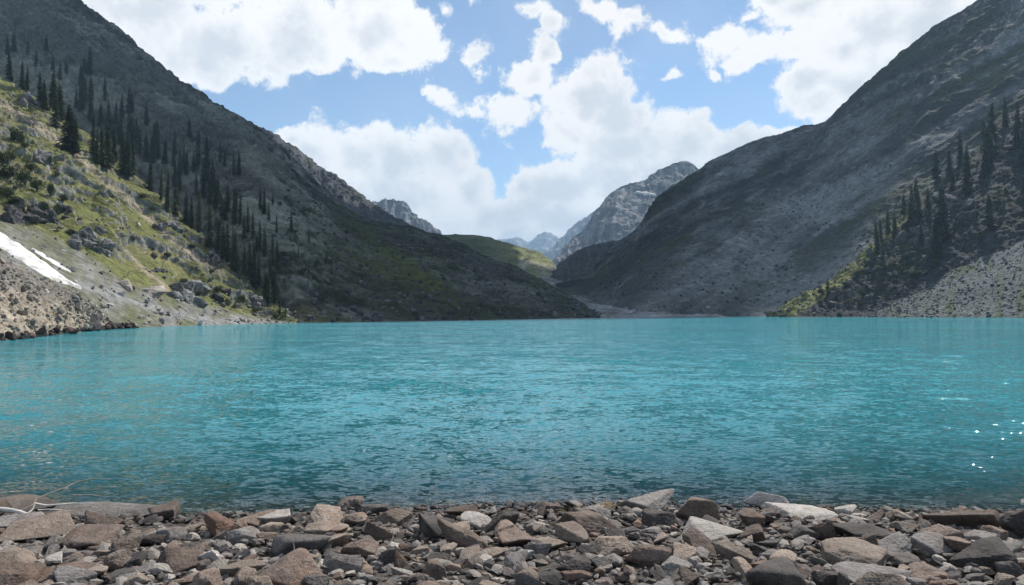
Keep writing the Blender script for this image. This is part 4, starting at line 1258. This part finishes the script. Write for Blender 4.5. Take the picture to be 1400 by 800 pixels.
def fir_meshes(seed, width, low, gap):
    """unit-height spire fir: trunk mesh and crown mesh of drooping needle sprays"""
    rg = np.random.default_rng(seed)
    zs = np.linspace(0, 1, 9)
    bend = 0.012 * np.sin(zs * 3 + seed)
    tv, tf = tube(np.stack([bend, bend * .6, zs], -1), 0.018 * (1 - zs) ** 0.8 + 0.0016, 7)
    tm = mesh_np('trunk', tv, tf, True)
    tm.materials.append(M_bark)
    Q = []
    z = low
    while z < 0.985:
        t = (z - low) / (1 - low)
        r = width * (1 - t) ** 0.78 * (0.55 + 0.45 * min(1, t * 6 + 0.4))
        nb = int(rg.integers(6, 9)) if t < 0.85 else 4
        a0 = rg.uniform(0, 6.28)
        for b in range(nb):
            if rg.uniform() < gap:
                continue
            a = a0 + 6.283 * b / nb + rg.normal() * 0.22
            L = r * rg.uniform(0.62, 1.18) + 0.008
            dirv = np.array((math.cos(a), math.sin(a), 0))
            side = np.array((-math.sin(a), math.cos(a), 0))
            droop = rg.uniform(0.25, 0.6)
            m_ = 4 if t < 0.7 else 3
            for s in range(m_):
                f = (s + 0.6) / m_
                c = dirv * L * f + np.array((0, 0, z - droop * L * f * f + rg.normal() * 0.004))
                wd_ = (0.016 + 0.026 * (1 - f) + 0.012 * rg.uniform()) * (0.5 + 0.6 * (1 - t))
                ln = L / m_ * 0.85 + 0.007
                tip = c + dirv * ln + np.array((0, 0, -droop * ln * 1.1))
                up = np.array((0, 0, rg.normal() * 0.006))
                Q.append([c - dirv * ln * .5 + up, c - side * wd_ - np.array((0, 0, wd_ * .55)), tip, c + side * wd_ - np.array((0, 0, wd_ * .55))])
        z += 0.022 + 0.016 * rg.uniform() * (1 - 0.5 * t)
    Q = np.array(Q)
    cm = mesh_np('crown', Q.reshape(-1, 3), np.arange(len(Q) * 4).reshape(-1, 4), False)
    cm.materials.append(M_fir)
    return tm, cm


FIRS = [fir_meshes(i + 1, w, lo, gp) for i, (w, lo, gp) in enumerate([(0.105, 0.06, 0.08), (0.125, 0.04, 0.12), (0.095, 0.10, 0.18), (0.14, 0.05, 0.10), (0.115, 0.14, 0.25), (0.09, 0.05, 0.10)])]


def fir(key, px, py, hp, label, group, r=3.5, wk=1.0):
    c, _ = hit(key, px, py, r)
    H = hp * c[1] / FPX
    e = bpy.data.objects.new('fir_tree', None)
    e.empty_display_size = 0.5
    link(e)
    e.location = c - np.array((0, 0, 0.02 * H))
    k = random.choices(range(6), [5, 5, 3, 3, 2, 4])[0]
    tm, cm = FIRS[k]
    a, b = bpy.data.objects.new('trunk', tm), bpy.data.objects.new('crown', cm)
    link(a, e)
    link(b, e)
    ww = H * random.uniform(0.9, 1.25) * wk
    e.scale = (ww, ww, H)
    e.rotation_euler = (random.gauss(0, .015), random.gauss(0, .015), random.uniform(0, 6.28))
    return tag(e, label, 'tree', group)


GA = ('dark narrow fir on the crest of the sunlit grassy spur', 'firs along the crest of the sunlit spur')
GBk = ('dark fir standing on the shaded left mountainside behind the sunlit spur', 'firs on the shaded left mountainside')
GR = ('blackish fir in the grove on the right spur', 'firs in the right grove')
TA = [(13, 106, 45), (20, 92, 28), (35, 112, 42), (42, 118, 36), (56, 140, 44), (63, 148, 48), (71, 146, 62), (78, 172, 56), (84, 162, 50), (88, 150, 40), (128, 208, 52), (133, 222, 52), (142, 226, 60), (149, 230, 66), (156, 222, 50),
      (168, 238, 60), (176, 240, 54), (184, 236, 46), (207, 258, 42), (222, 272, 48), (232, 288, 58), (240, 292, 46), (248, 284, 36), (256, 300, 44), (263, 308, 36), (270, 304, 42), (277, 312, 60), (288, 334, 58), (298, 346, 50), (306, 350, 54), (313, 356, 62), (320, 362, 56), (326, 372, 60),
      (334, 372, 40), (341, 384, 60), (349, 392, 56), (356, 388, 50), (363, 404, 40), (367, 414, 46), (372, 402, 60), (379, 404, 56), (381, 426, 30), (390, 430, 22)]
def fir_tag(px, hp, cuts, spots, tall):
    sz = 'tall' if hp >= tall else ('medium-height' if hp >= tall * 0.76 else 'short')
    sp_ = spots[int(np.searchsorted(cuts, px))]
    return f'{sz} dark fir {sp_}', f'{sz} firs {sp_}'


SA = ['among pale rocks at the top of the sunlit spur', 'above the thin grey rib on the sunlit spur crest', 'on the rocky rib midway down the sunlit spur crest', 'in the dense clump near the lakeside tip of the sunlit spur']
SB = ['on the shaded mountainside above the top of the sunlit spur', 'on the shaded mountainside behind the thin grey rib', 'on the shaded mountainside behind the rocky crest rib', 'on the shaded mountainside behind the lakeside tip of the spur']
SRr = ['around the small crag at the lower end of the right grove', 'in the middle of the right grove on the steep crag', 'high in the right grove above the grey scree slope']
for (px, py, hp) in TA:
    fir('LS', px + random.uniform(-1, 1), py, hp * random.uniform(.94, 1.06), *fir_tag(px, hp, [110, 200, 285], SA, 52))
fir('LS', 98, 206, 68, 'tallest thick dark fir alone on the upper sunlit grass', None, wk=1.35)
fir('LS', 104, 206, 50, 'shorter fir touching the tallest thick fir on the sunlit grass', None)
TB = [(108, 120, 34), (118, 140, 38), (110, 150, 40), (125, 165, 44), (140, 170, 36), (150, 176, 40), (160, 180, 44), (168, 196, 46), (176, 190, 38), (182, 204, 50), (190, 210, 44), (198, 168, 34), (200, 214, 46), (208, 218, 44), (214, 196, 36), (218, 204, 46), (226, 222, 40), (236, 230, 44), (245, 240, 40), (254, 236, 34), (262, 186, 30), (270, 226, 52), (286, 226, 46), (280, 250, 40), (290, 262, 46), (300, 222, 28), (306, 224, 26), (300, 276, 42), (312, 290, 40), (320, 238, 36), (326, 240, 30), (322, 300, 44), (330, 308, 46), (338, 316, 40), (346, 326, 44), (353, 344, 42), (358, 288, 36), (363, 288, 38), (360, 350, 44), (368, 300, 26), (375, 276, 20), (372, 360, 46), (378, 366, 40), (399, 316, 30), (446, 360, 20), (456, 372, 16), (426, 330, 16), (64, 66, 24), (22, 70, 26), (36, 74, 22), (8, 74, 28), (92, 98, 26), (50, 92, 26), (80, 108, 30), (74, 96, 26), (410, 350, 16)]
for (px, py, hp) in TB:
    fir('L', px + random.uniform(-1.5, 1.5), py + random.uniform(-2, 2), hp * random.uniform(.9, 1.1), *fir_tag(px, hp, [110, 205, 285], SB, 44))
for i in range(44):
    t = random.random()
    px = 105 + t * 270 + random.gauss(0, 6)
    py = np.interp(px, [100, 200, 300, 380], [150, 225, 300, 385]) - abs(random.gauss(0, 30)) + 4
    hp = random.uniform(20, 46)
    fir('L', px, py, hp, *fir_tag(px, hp, [110, 205, 285], SB, 44))
TR = [(1190, 318, 34), (1198, 350, 46), (1203, 330, 36), (1212, 318, 40), (1222, 322, 34), (1235, 262, 28), (1244, 310, 60), (1258, 300, 50), (1268, 296, 44), (1246, 268, 34), (1234, 288, 30), (1286, 330, 84), (1280, 350, 60), (1278, 256, 56), (1298, 235, 36), (1312, 222, 48), (1322, 262, 70), (1350, 222, 56), (1354, 200, 66), (1352, 310, 50), (1340, 188, 30), (1390, 200, 66), (1396, 226, 70), (1374, 170, 44), (1410, 190, 60), (1345, 240, 46), (1300, 262, 34), (1206, 364, 40), (1260, 330, 34)]
for (px, py, hp) in TR:
    fir('RN', px, py, hp, *fir_tag(px, hp, [1240, 1330], SRr, 52), wk=1.2)
fir('RN', 1131, 408, 32, 'lone small fir on the green rim close to the water', None, wk=1.3)


def shrub_mesh(seed):
    rg = np.random.default_rng(seed)
    lob = [(rg.uniform(-.55, .55), rg.uniform(-.45, .45), rg.uniform(.25, .75), rg.uniform(.28, .5)) for _ in range(9)]
    Q = []
    for (x, y, z, r) in lob:
        for _ in range(150):
            d = rg.normal(size=3)
            d /= np.linalg.norm(d)
            c = np.array((x, y, z)) + d * r * rg.uniform(0.55, 1.05)
            a = np.cross(d, rg.normal(size=3))
            a /= np.linalg.norm(a)
            b = np.cross(d + rg.normal(size=3) * .6, a)
            s = rg.uniform(.035, .075)
            Q.append([c - a * s, c - b * s * .6, c + a * s, c + b * s * .6])
    Q = np.array(Q)
    Q[..., 2] = np.maximum(Q[..., 2], -0.1)
    me = mesh_np('foliage', Q.reshape(-1, 3), np.arange(len(Q) * 4).reshape(-1, 4), False)
    me.materials.append(M_shrub)
    V, F = [], []
    off = 0
    for (x, y, z, r) in lob:
        v, f = tube([(0, 0, -.1), (x * .4, y * .4, z * .5), (x, y, z)], [.05, .035, .012], 5)
        V.append(v)
        F.append(f + off)
        off += len(v)
    st = mesh_np('stems', np.concatenate(V), np.concatenate(F), True)
    st.materials.append(M_bark)
    return st, me


SHR = [shrub_mesh(s) for s in (1, 2, 3, 4)]
GS = ('dark green bush on the sunlit grassy hillside', 'bushes on the sunlit hillside')


def shrub(key, px, py, wp, hp, label, group):
    c, _ = hit(key, px, py, 3.5)
    s = c[1] / FPX
    e = bpy.data.objects.new('shrub', None)
    link(e)
    e.location = c
    st, fo = random.choice(SHR)
    a, b = bpy.data.objects.new('stems', st), bpy.data.objects.new('foliage', fo)
    link(a, e)
    link(b, e)
    e.scale = (wp * s * .5, wp * s * .5, hp * s * .85)
    e.rotation_euler = (0, 0, random.uniform(0, 6.28))
    return tag(e, label, 'bush', group)


shrub('LS', 26, 192, 24, 24, 'round dark bush beside the bare dirt strip on the upper grass', None)
for (px, py, wp, hp) in [(34, 200, 14, 10), (68, 222, 14, 16), (4, 225, 26, 24), (14, 242, 34, 22), (34, 250, 28, 20), (52, 258, 24, 18), (8, 268, 30, 18), (70, 266, 16, 22), (78, 240, 10, 9), (182, 328, 16, 11), (60, 288, 20, 14), (24, 280, 26, 14), (88, 276, 16, 12), (120, 320, 22, 12), (146, 342, 18, 12), (96, 318, 14, 9), (230, 352, 12, 10), (250, 388, 16, 9), (300, 396, 18, 10), (330, 410, 14, 9), (210, 288, 16, 8), (196, 270, 14, 8), (262, 340, 14, 8), (350, 425, 14, 7), (378, 434, 12, 6), (290, 372, 12, 7), (44, 232, 20, 14), (18, 218, 18, 14)]:
    w_ = 'above the dark cliff by the snow' if px < 92 and py < 300 else ('by the mottled grey outcrop' if px < 200 else 'near the cliff band and the firs')
    z_ = 'broad' if wp >= 18 else 'small'
    shrub('LS', px, py, wp, hp, f'{z_} dark green bush on the sunlit grass {w_}', f'{z_} bushes {w_}')
GS2 = ('low dark bush on the shaded crags of the right spur', 'bushes on the right spur')
for i in range(26):
    px = random.uniform(1120, 1390)
    lo = np.interp(px, [1120, 1185, 1250, 1310, 1400], [425, 425, 385, 345, 285])
    hi = np.interp(px, [1120, 1150, 1212, 1280, 1400], [400, 380, 325, 260, 150])
    shrub('RN', px, random.uniform(hi, lo), random.uniform(9, 20), random.uniform(6, 13), *GS2)

# ------------------------------------------------------------------ driftwood, twig, dry grass
m, T = new_mat('driftwood')
geo = T.node('ShaderNodeNewGeometry')
n = T.noise(T.vmath('MULTIPLY', (geo, 'Position'), (3, 30, 30)), 2.0, 5, 0.6)
b = T.mix(T.rng((n, 0), .3, .7), (0.60, 0.56, 0.52), (0.38, 0.33, 0.29))
p = T.node('ShaderNodeBsdfPrincipled', {'Base Color': out_of(b), 'Roughness': 0.8, 'Normal': T.node('ShaderNodeBump', {'Height': (n, 0), 'Strength': 0.5, 'Distance': 0.004})})
T.node('ShaderNodeOutputMaterial', {'Surface': p})
M_wood = m
m, T = new_mat('dead_twig')
geo = T.node('ShaderNodeNewGeometry')
n = T.noise((geo, 'Position'), 30.0, 4, 0.6)
p = T.node('ShaderNodeBsdfPrincipled', {'Base Color': out_of(T.mix(T.rng((n, 0), .3, .7), (0.34, 0.28, 0.22), (0.20, 0.155, 0.12))), 'Roughness': 0.85})
T.node('ShaderNodeOutputMaterial', {'Surface': p})
M_twig = m


def stick_pts(pp):
    return np.array([at(*q) for q in pp])


def smooth_path(P, n):
    return catmull(P, np.linspace(0, 1, n))


def wood(name, lists, mats, label, cat):
    root = bpy.data.objects.new(name, None)
    link(root)
    base = at(*lists[0][0][0])
    root.location = base
    for (pp, r0, r1), mt in zip(lists, mats):
        P = smooth_path(stick_pts(pp), 5 * len(pp))
        P = P + 0.012 * fbm(P * 4.0, 2, seed=int(pp[0][0]) + 1)[:, None] * np.array((0.4, 0.4, 1)) - base
        v, f = tube(P, np.linspace(r0, r1, len(P)), 7)
        me = mesh_np('branch', v, f, True)
        me.materials.append(mt)
        o = bpy.data.objects.new('branch', me)
        link(o, root)
    return tag(root, label, cat)


wood('driftwood', [([(-40, 692, 8.1), (0, 696, 8.1), (20, 699, 8.05), (42, 705, 8.0), (76, 715, 7.9)], 0.030, 0.020), ([(18, 699, 8.05), (26, 706, 8.0), (34, 710, 7.95)], 0.016, 0.008), ([(36, 703, 8.02), (44, 697, 8.1), (48, 688, 8.15)], 0.010, 0.006)],
     [M_wood, M_wood, M_wood], 'bleached white driftwood pole lying on the tan rocks', 'driftwood')
wood('dead_branch', [([(22, 700, 8.3), (44, 691, 8.45), (50, 682, 8.55), (68, 674, 8.7), (88, 667, 8.85), (102, 660, 9.0), (118, 656, 9.1), (136, 654, 9.2), (152, 656, 9.3)], 0.009, 0.003), ([(48, 688, 8.5), (62, 691, 8.55), (80, 690, 8.6), (104, 688, 8.7), (128, 689, 8.75)], 0.015, 0.008), ([(100, 677, 8.9), (118, 676.5, 9.0), (134, 678, 9.05), (148, 676, 9.1)], 0.006, 0.003), ([(52, 697, 8.4), (76, 697, 8.45), (100, 699, 8.5)], 0.010, 0.005), ([(118, 700, 8.4), (140, 705, 8.35), (160, 710, 8.3), (182, 709, 8.3)], 0.011, 0.006)],
     [M_twig, M_wood, M_twig, M_wood, M_wood], 'thin twiggy dead branch arching out over the water', 'branch')
wood('twig', [([(402, 760, 6.15), (402.5, 750, 6.15), (401.5, 742, 6.15)], 0.005, 0.003)], [M_wood], 'thin upright twig between the domed slab and the large brown slab', 'twig')

m, T = new_mat('dry_grass')
p = T.node('ShaderNodeBsdfPrincipled', {'Base Color': (0.42, 0.32, 0.17, 1), 'Roughness': 0.8})
T.node('ShaderNodeOutputMaterial', {'Surface': p})
M_dry = m


def tuft(px, py, fwd, wid, n, hgt, label, seed):
    rg = np.random.default_rng(seed)
    base = at(px, py, fwd)
    VV, FF, off = [], [], 0
    for i in range(n):
        x0 = rg.normal() * wid * .45
        y0 = rg.normal() * .06
        a = rg.uniform(0, 6.28)
        L = hgt * rg.uniform(.5, 1.2)
        lean = rg.uniform(.2, 1.2)
        pts = [np.array((x0, y0, 0)) + np.array((math.cos(a) * lean * L * t, math.sin(a) * lean * L * t, L * (t - 0.9 * lean * t * t))) for t in (0, .35, .7, 1.0)]
        v, f = tube(pts, [.0035, .003, .002, .0008], 3)
        VV.append(v)
        FF.append(f + off)
        off += len(v)
    me = mesh_np('dry_grass_tuft', np.concatenate(VV), np.concatenate(FF), True)
    me.materials.append(M_dry)
    o = link(bpy.data.objects.new('dry_grass_tuft', me))
    o.location = base
    return tag(o, label, 'grass')


tuft(800, 706, 8.25, 0.20, 150, 0.17, 'dry yellow grass tuft draped over the brown boulder', 1)
tuft(832, 692, 8.3, 0.08, 60, 0.10, 'smaller dry grass clump at the top of the brown boulder', 2)
tuft(772, 708, 8.2, 0.10, 50, 0.10, 'sparse dry grass beside the brown boulder', 3)

# ------------------------------------------------------------------ cloud bank overhead, out of view, outline shaped to shade the two big mountainsides
m, T = new_mat('cloud')
d1 = T.node('ShaderNodeBsdfDiffuse', {'Color': (0.9, 0.9, 0.9, 1)})
d2 = T.node('ShaderNodeBsdfTranslucent', {'Color': (0.9, 0.9, 0.9, 1)})
T.node('ShaderNodeOutputMaterial', {'Surface': T.node('ShaderNodeMixShader', {0: 0.35, 1: d1, 2: d2})})
M_cloud = m
CLOUD_Z = 1750.0


def lift(p):
    """where the sun ray through a ground point crosses the cloud level"""
    t = (CLOUD_Z - p[2]) / SUN[2]
    return (p[0] + SUN[0] * t, p[1] + SUN[1] * t)


def in_poly(x, y, poly):
    c = np.zeros(x.shape, bool)
    n = len(poly)
    for i in range(n):
        x0, y0 = poly[i]
        x1, y1 = poly[(i + 1) % n]
        k = ((y0 > y) != (y1 > y)) & (x < (x1 - x0) * (y - y0) / (y1 - y0 + 1e-9) + x0)
        c ^= k
    return c


def cloud_bank(poly, seed, label, nx=150):
    poly = np.array(poly)
    x0, y0 = poly.min(0) - 120
    x1, y1 = poly.max(0) + 120
    xs = np.linspace(x0, x1, nx)
    ys = np.linspace(y0, y1, int(nx * (y1 - y0) / (x1 - x0)) + 2)
    X, Y = np.meshgrid(xs, ys, indexing='ij')
    # signed distance to the outline
    D = np.full(X.shape, 1e9)
    for i in range(len(poly)):
        a, b = poly[i], poly[(i + 1) % len(poly)]
        ab = b - a
        t = np.clip(((X - a[0]) * ab[0] + (Y - a[1]) * ab[1]) / (ab @ ab), 0, 1)
        D = np.minimum(D, np.hypot(X - a[0] - t * ab[0], Y - a[1] - t * ab[1]))
    D = np.where(in_poly(X, Y, poly), D, -D)
    P0 = np.stack([X, Y, 0 * X], -1)
    D = D + 34 * fbm(P0 / 190, 4, 0.55, seed=seed) + 5
    inside = D > 0
    th = np.sqrt(np.clip(D, 0, 260)) * 9
    top = P0.copy()
    top[..., 2] = CLOUD_Z + th * (1 + 0.5 * fbm(P0 / 160, 4, seed=seed + 2))
    bot = P0.copy()
    bot[..., 2] = CLOUD_Z - np.minimum(th, 40) * (0.4 + 0.4 * fbm(P0 / 120, 3, seed=seed + 4))
    F = grid_faces(len(xs), len(ys))
    k = inside.ravel()[F].any(1)
    n = X.size
    V = np.concatenate([top.reshape(-1, 3), bot.reshape(-1, 3)])
    FF = np.concatenate([F[k], F[k][:, ::-1] + n])
    used = np.unique(FF)
    mp = np.zeros(len(V), int)
    mp[used] = np.arange(len(used))
    me = mesh_np('cloud', V[used], mp[FF], True)
    me.materials.append(M_cloud)
    o = link(bpy.data.objects.new('cloud', me))
    return tag(o, label, None, None, 'stuff')


def gp(key, px, py):
    return lift(hit(key, px, py)[0])


pA = [lift((-2200, 900, 300)), lift((-900, 480, 200)), gp('L', 60, 120), gp('L', 150, 205), gp('L', 250, 296), gp('L', 340, 375), lift((-95, 250, 3)), lift((-55, 262, 0)), lift((70, 410, 0)), lift((170, 590, 0)), lift((225, 665, 0)), lift((380, 730, 20)), lift((440, 760, 40)), lift((620, 780, 120)), lift((1000, 800, 400)),
      lift((1900, 900, 400)), lift((1900, 1900, 300)), lift((700, 1900, 200)), lift((240, 1790, 150)), lift((115, 1570, 80)), lift((25, 1480, 70)), gp('CH', 692, 345), lift((-40, 2050, 170)), lift((-330, 2050, 170)), lift((-330, 1560, 150)), lift((-500, 1460, 280)), lift((-2200, 1700, 400))]
cloud_bank(pA, 77, 'broad white cloud bank out of view, shaped to shade the two big mountainsides')

# ------------------------------------------------------------------ haze
bm = bmesh.new()
bmesh.ops.create_cube(bm, size=1.0)
me = bpy.data.meshes.new('haze')
bm.to_mesh(me)
bm.free()
m = bpy.data.materials.new('haze_air')
m.use_nodes = True
T = NT(m.node_tree)
pv = T.node('ShaderNodeVolumePrincipled', {'Color': (0.50, 0.75, 1.0, 1), 'Density': 0.000085, 'Anisotropy': 0.1})
T.node('ShaderNodeOutputMaterial', {'Volume': pv})
me.materials.append(m)
hz = link(bpy.data.objects.new('haze', me))
ztop = max(float(M_['P'][:, 2].max()) for M_ in MASS.values()) + 40
hz.scale = (31000, 26000, ztop + 30)
hz.location = (0, 4500, (ztop - 30) / 2)
tag(hz, kind='stuff', label='thin blue haze filling the valley air')
assert ztop < CLOUD_Z - 60, ztop
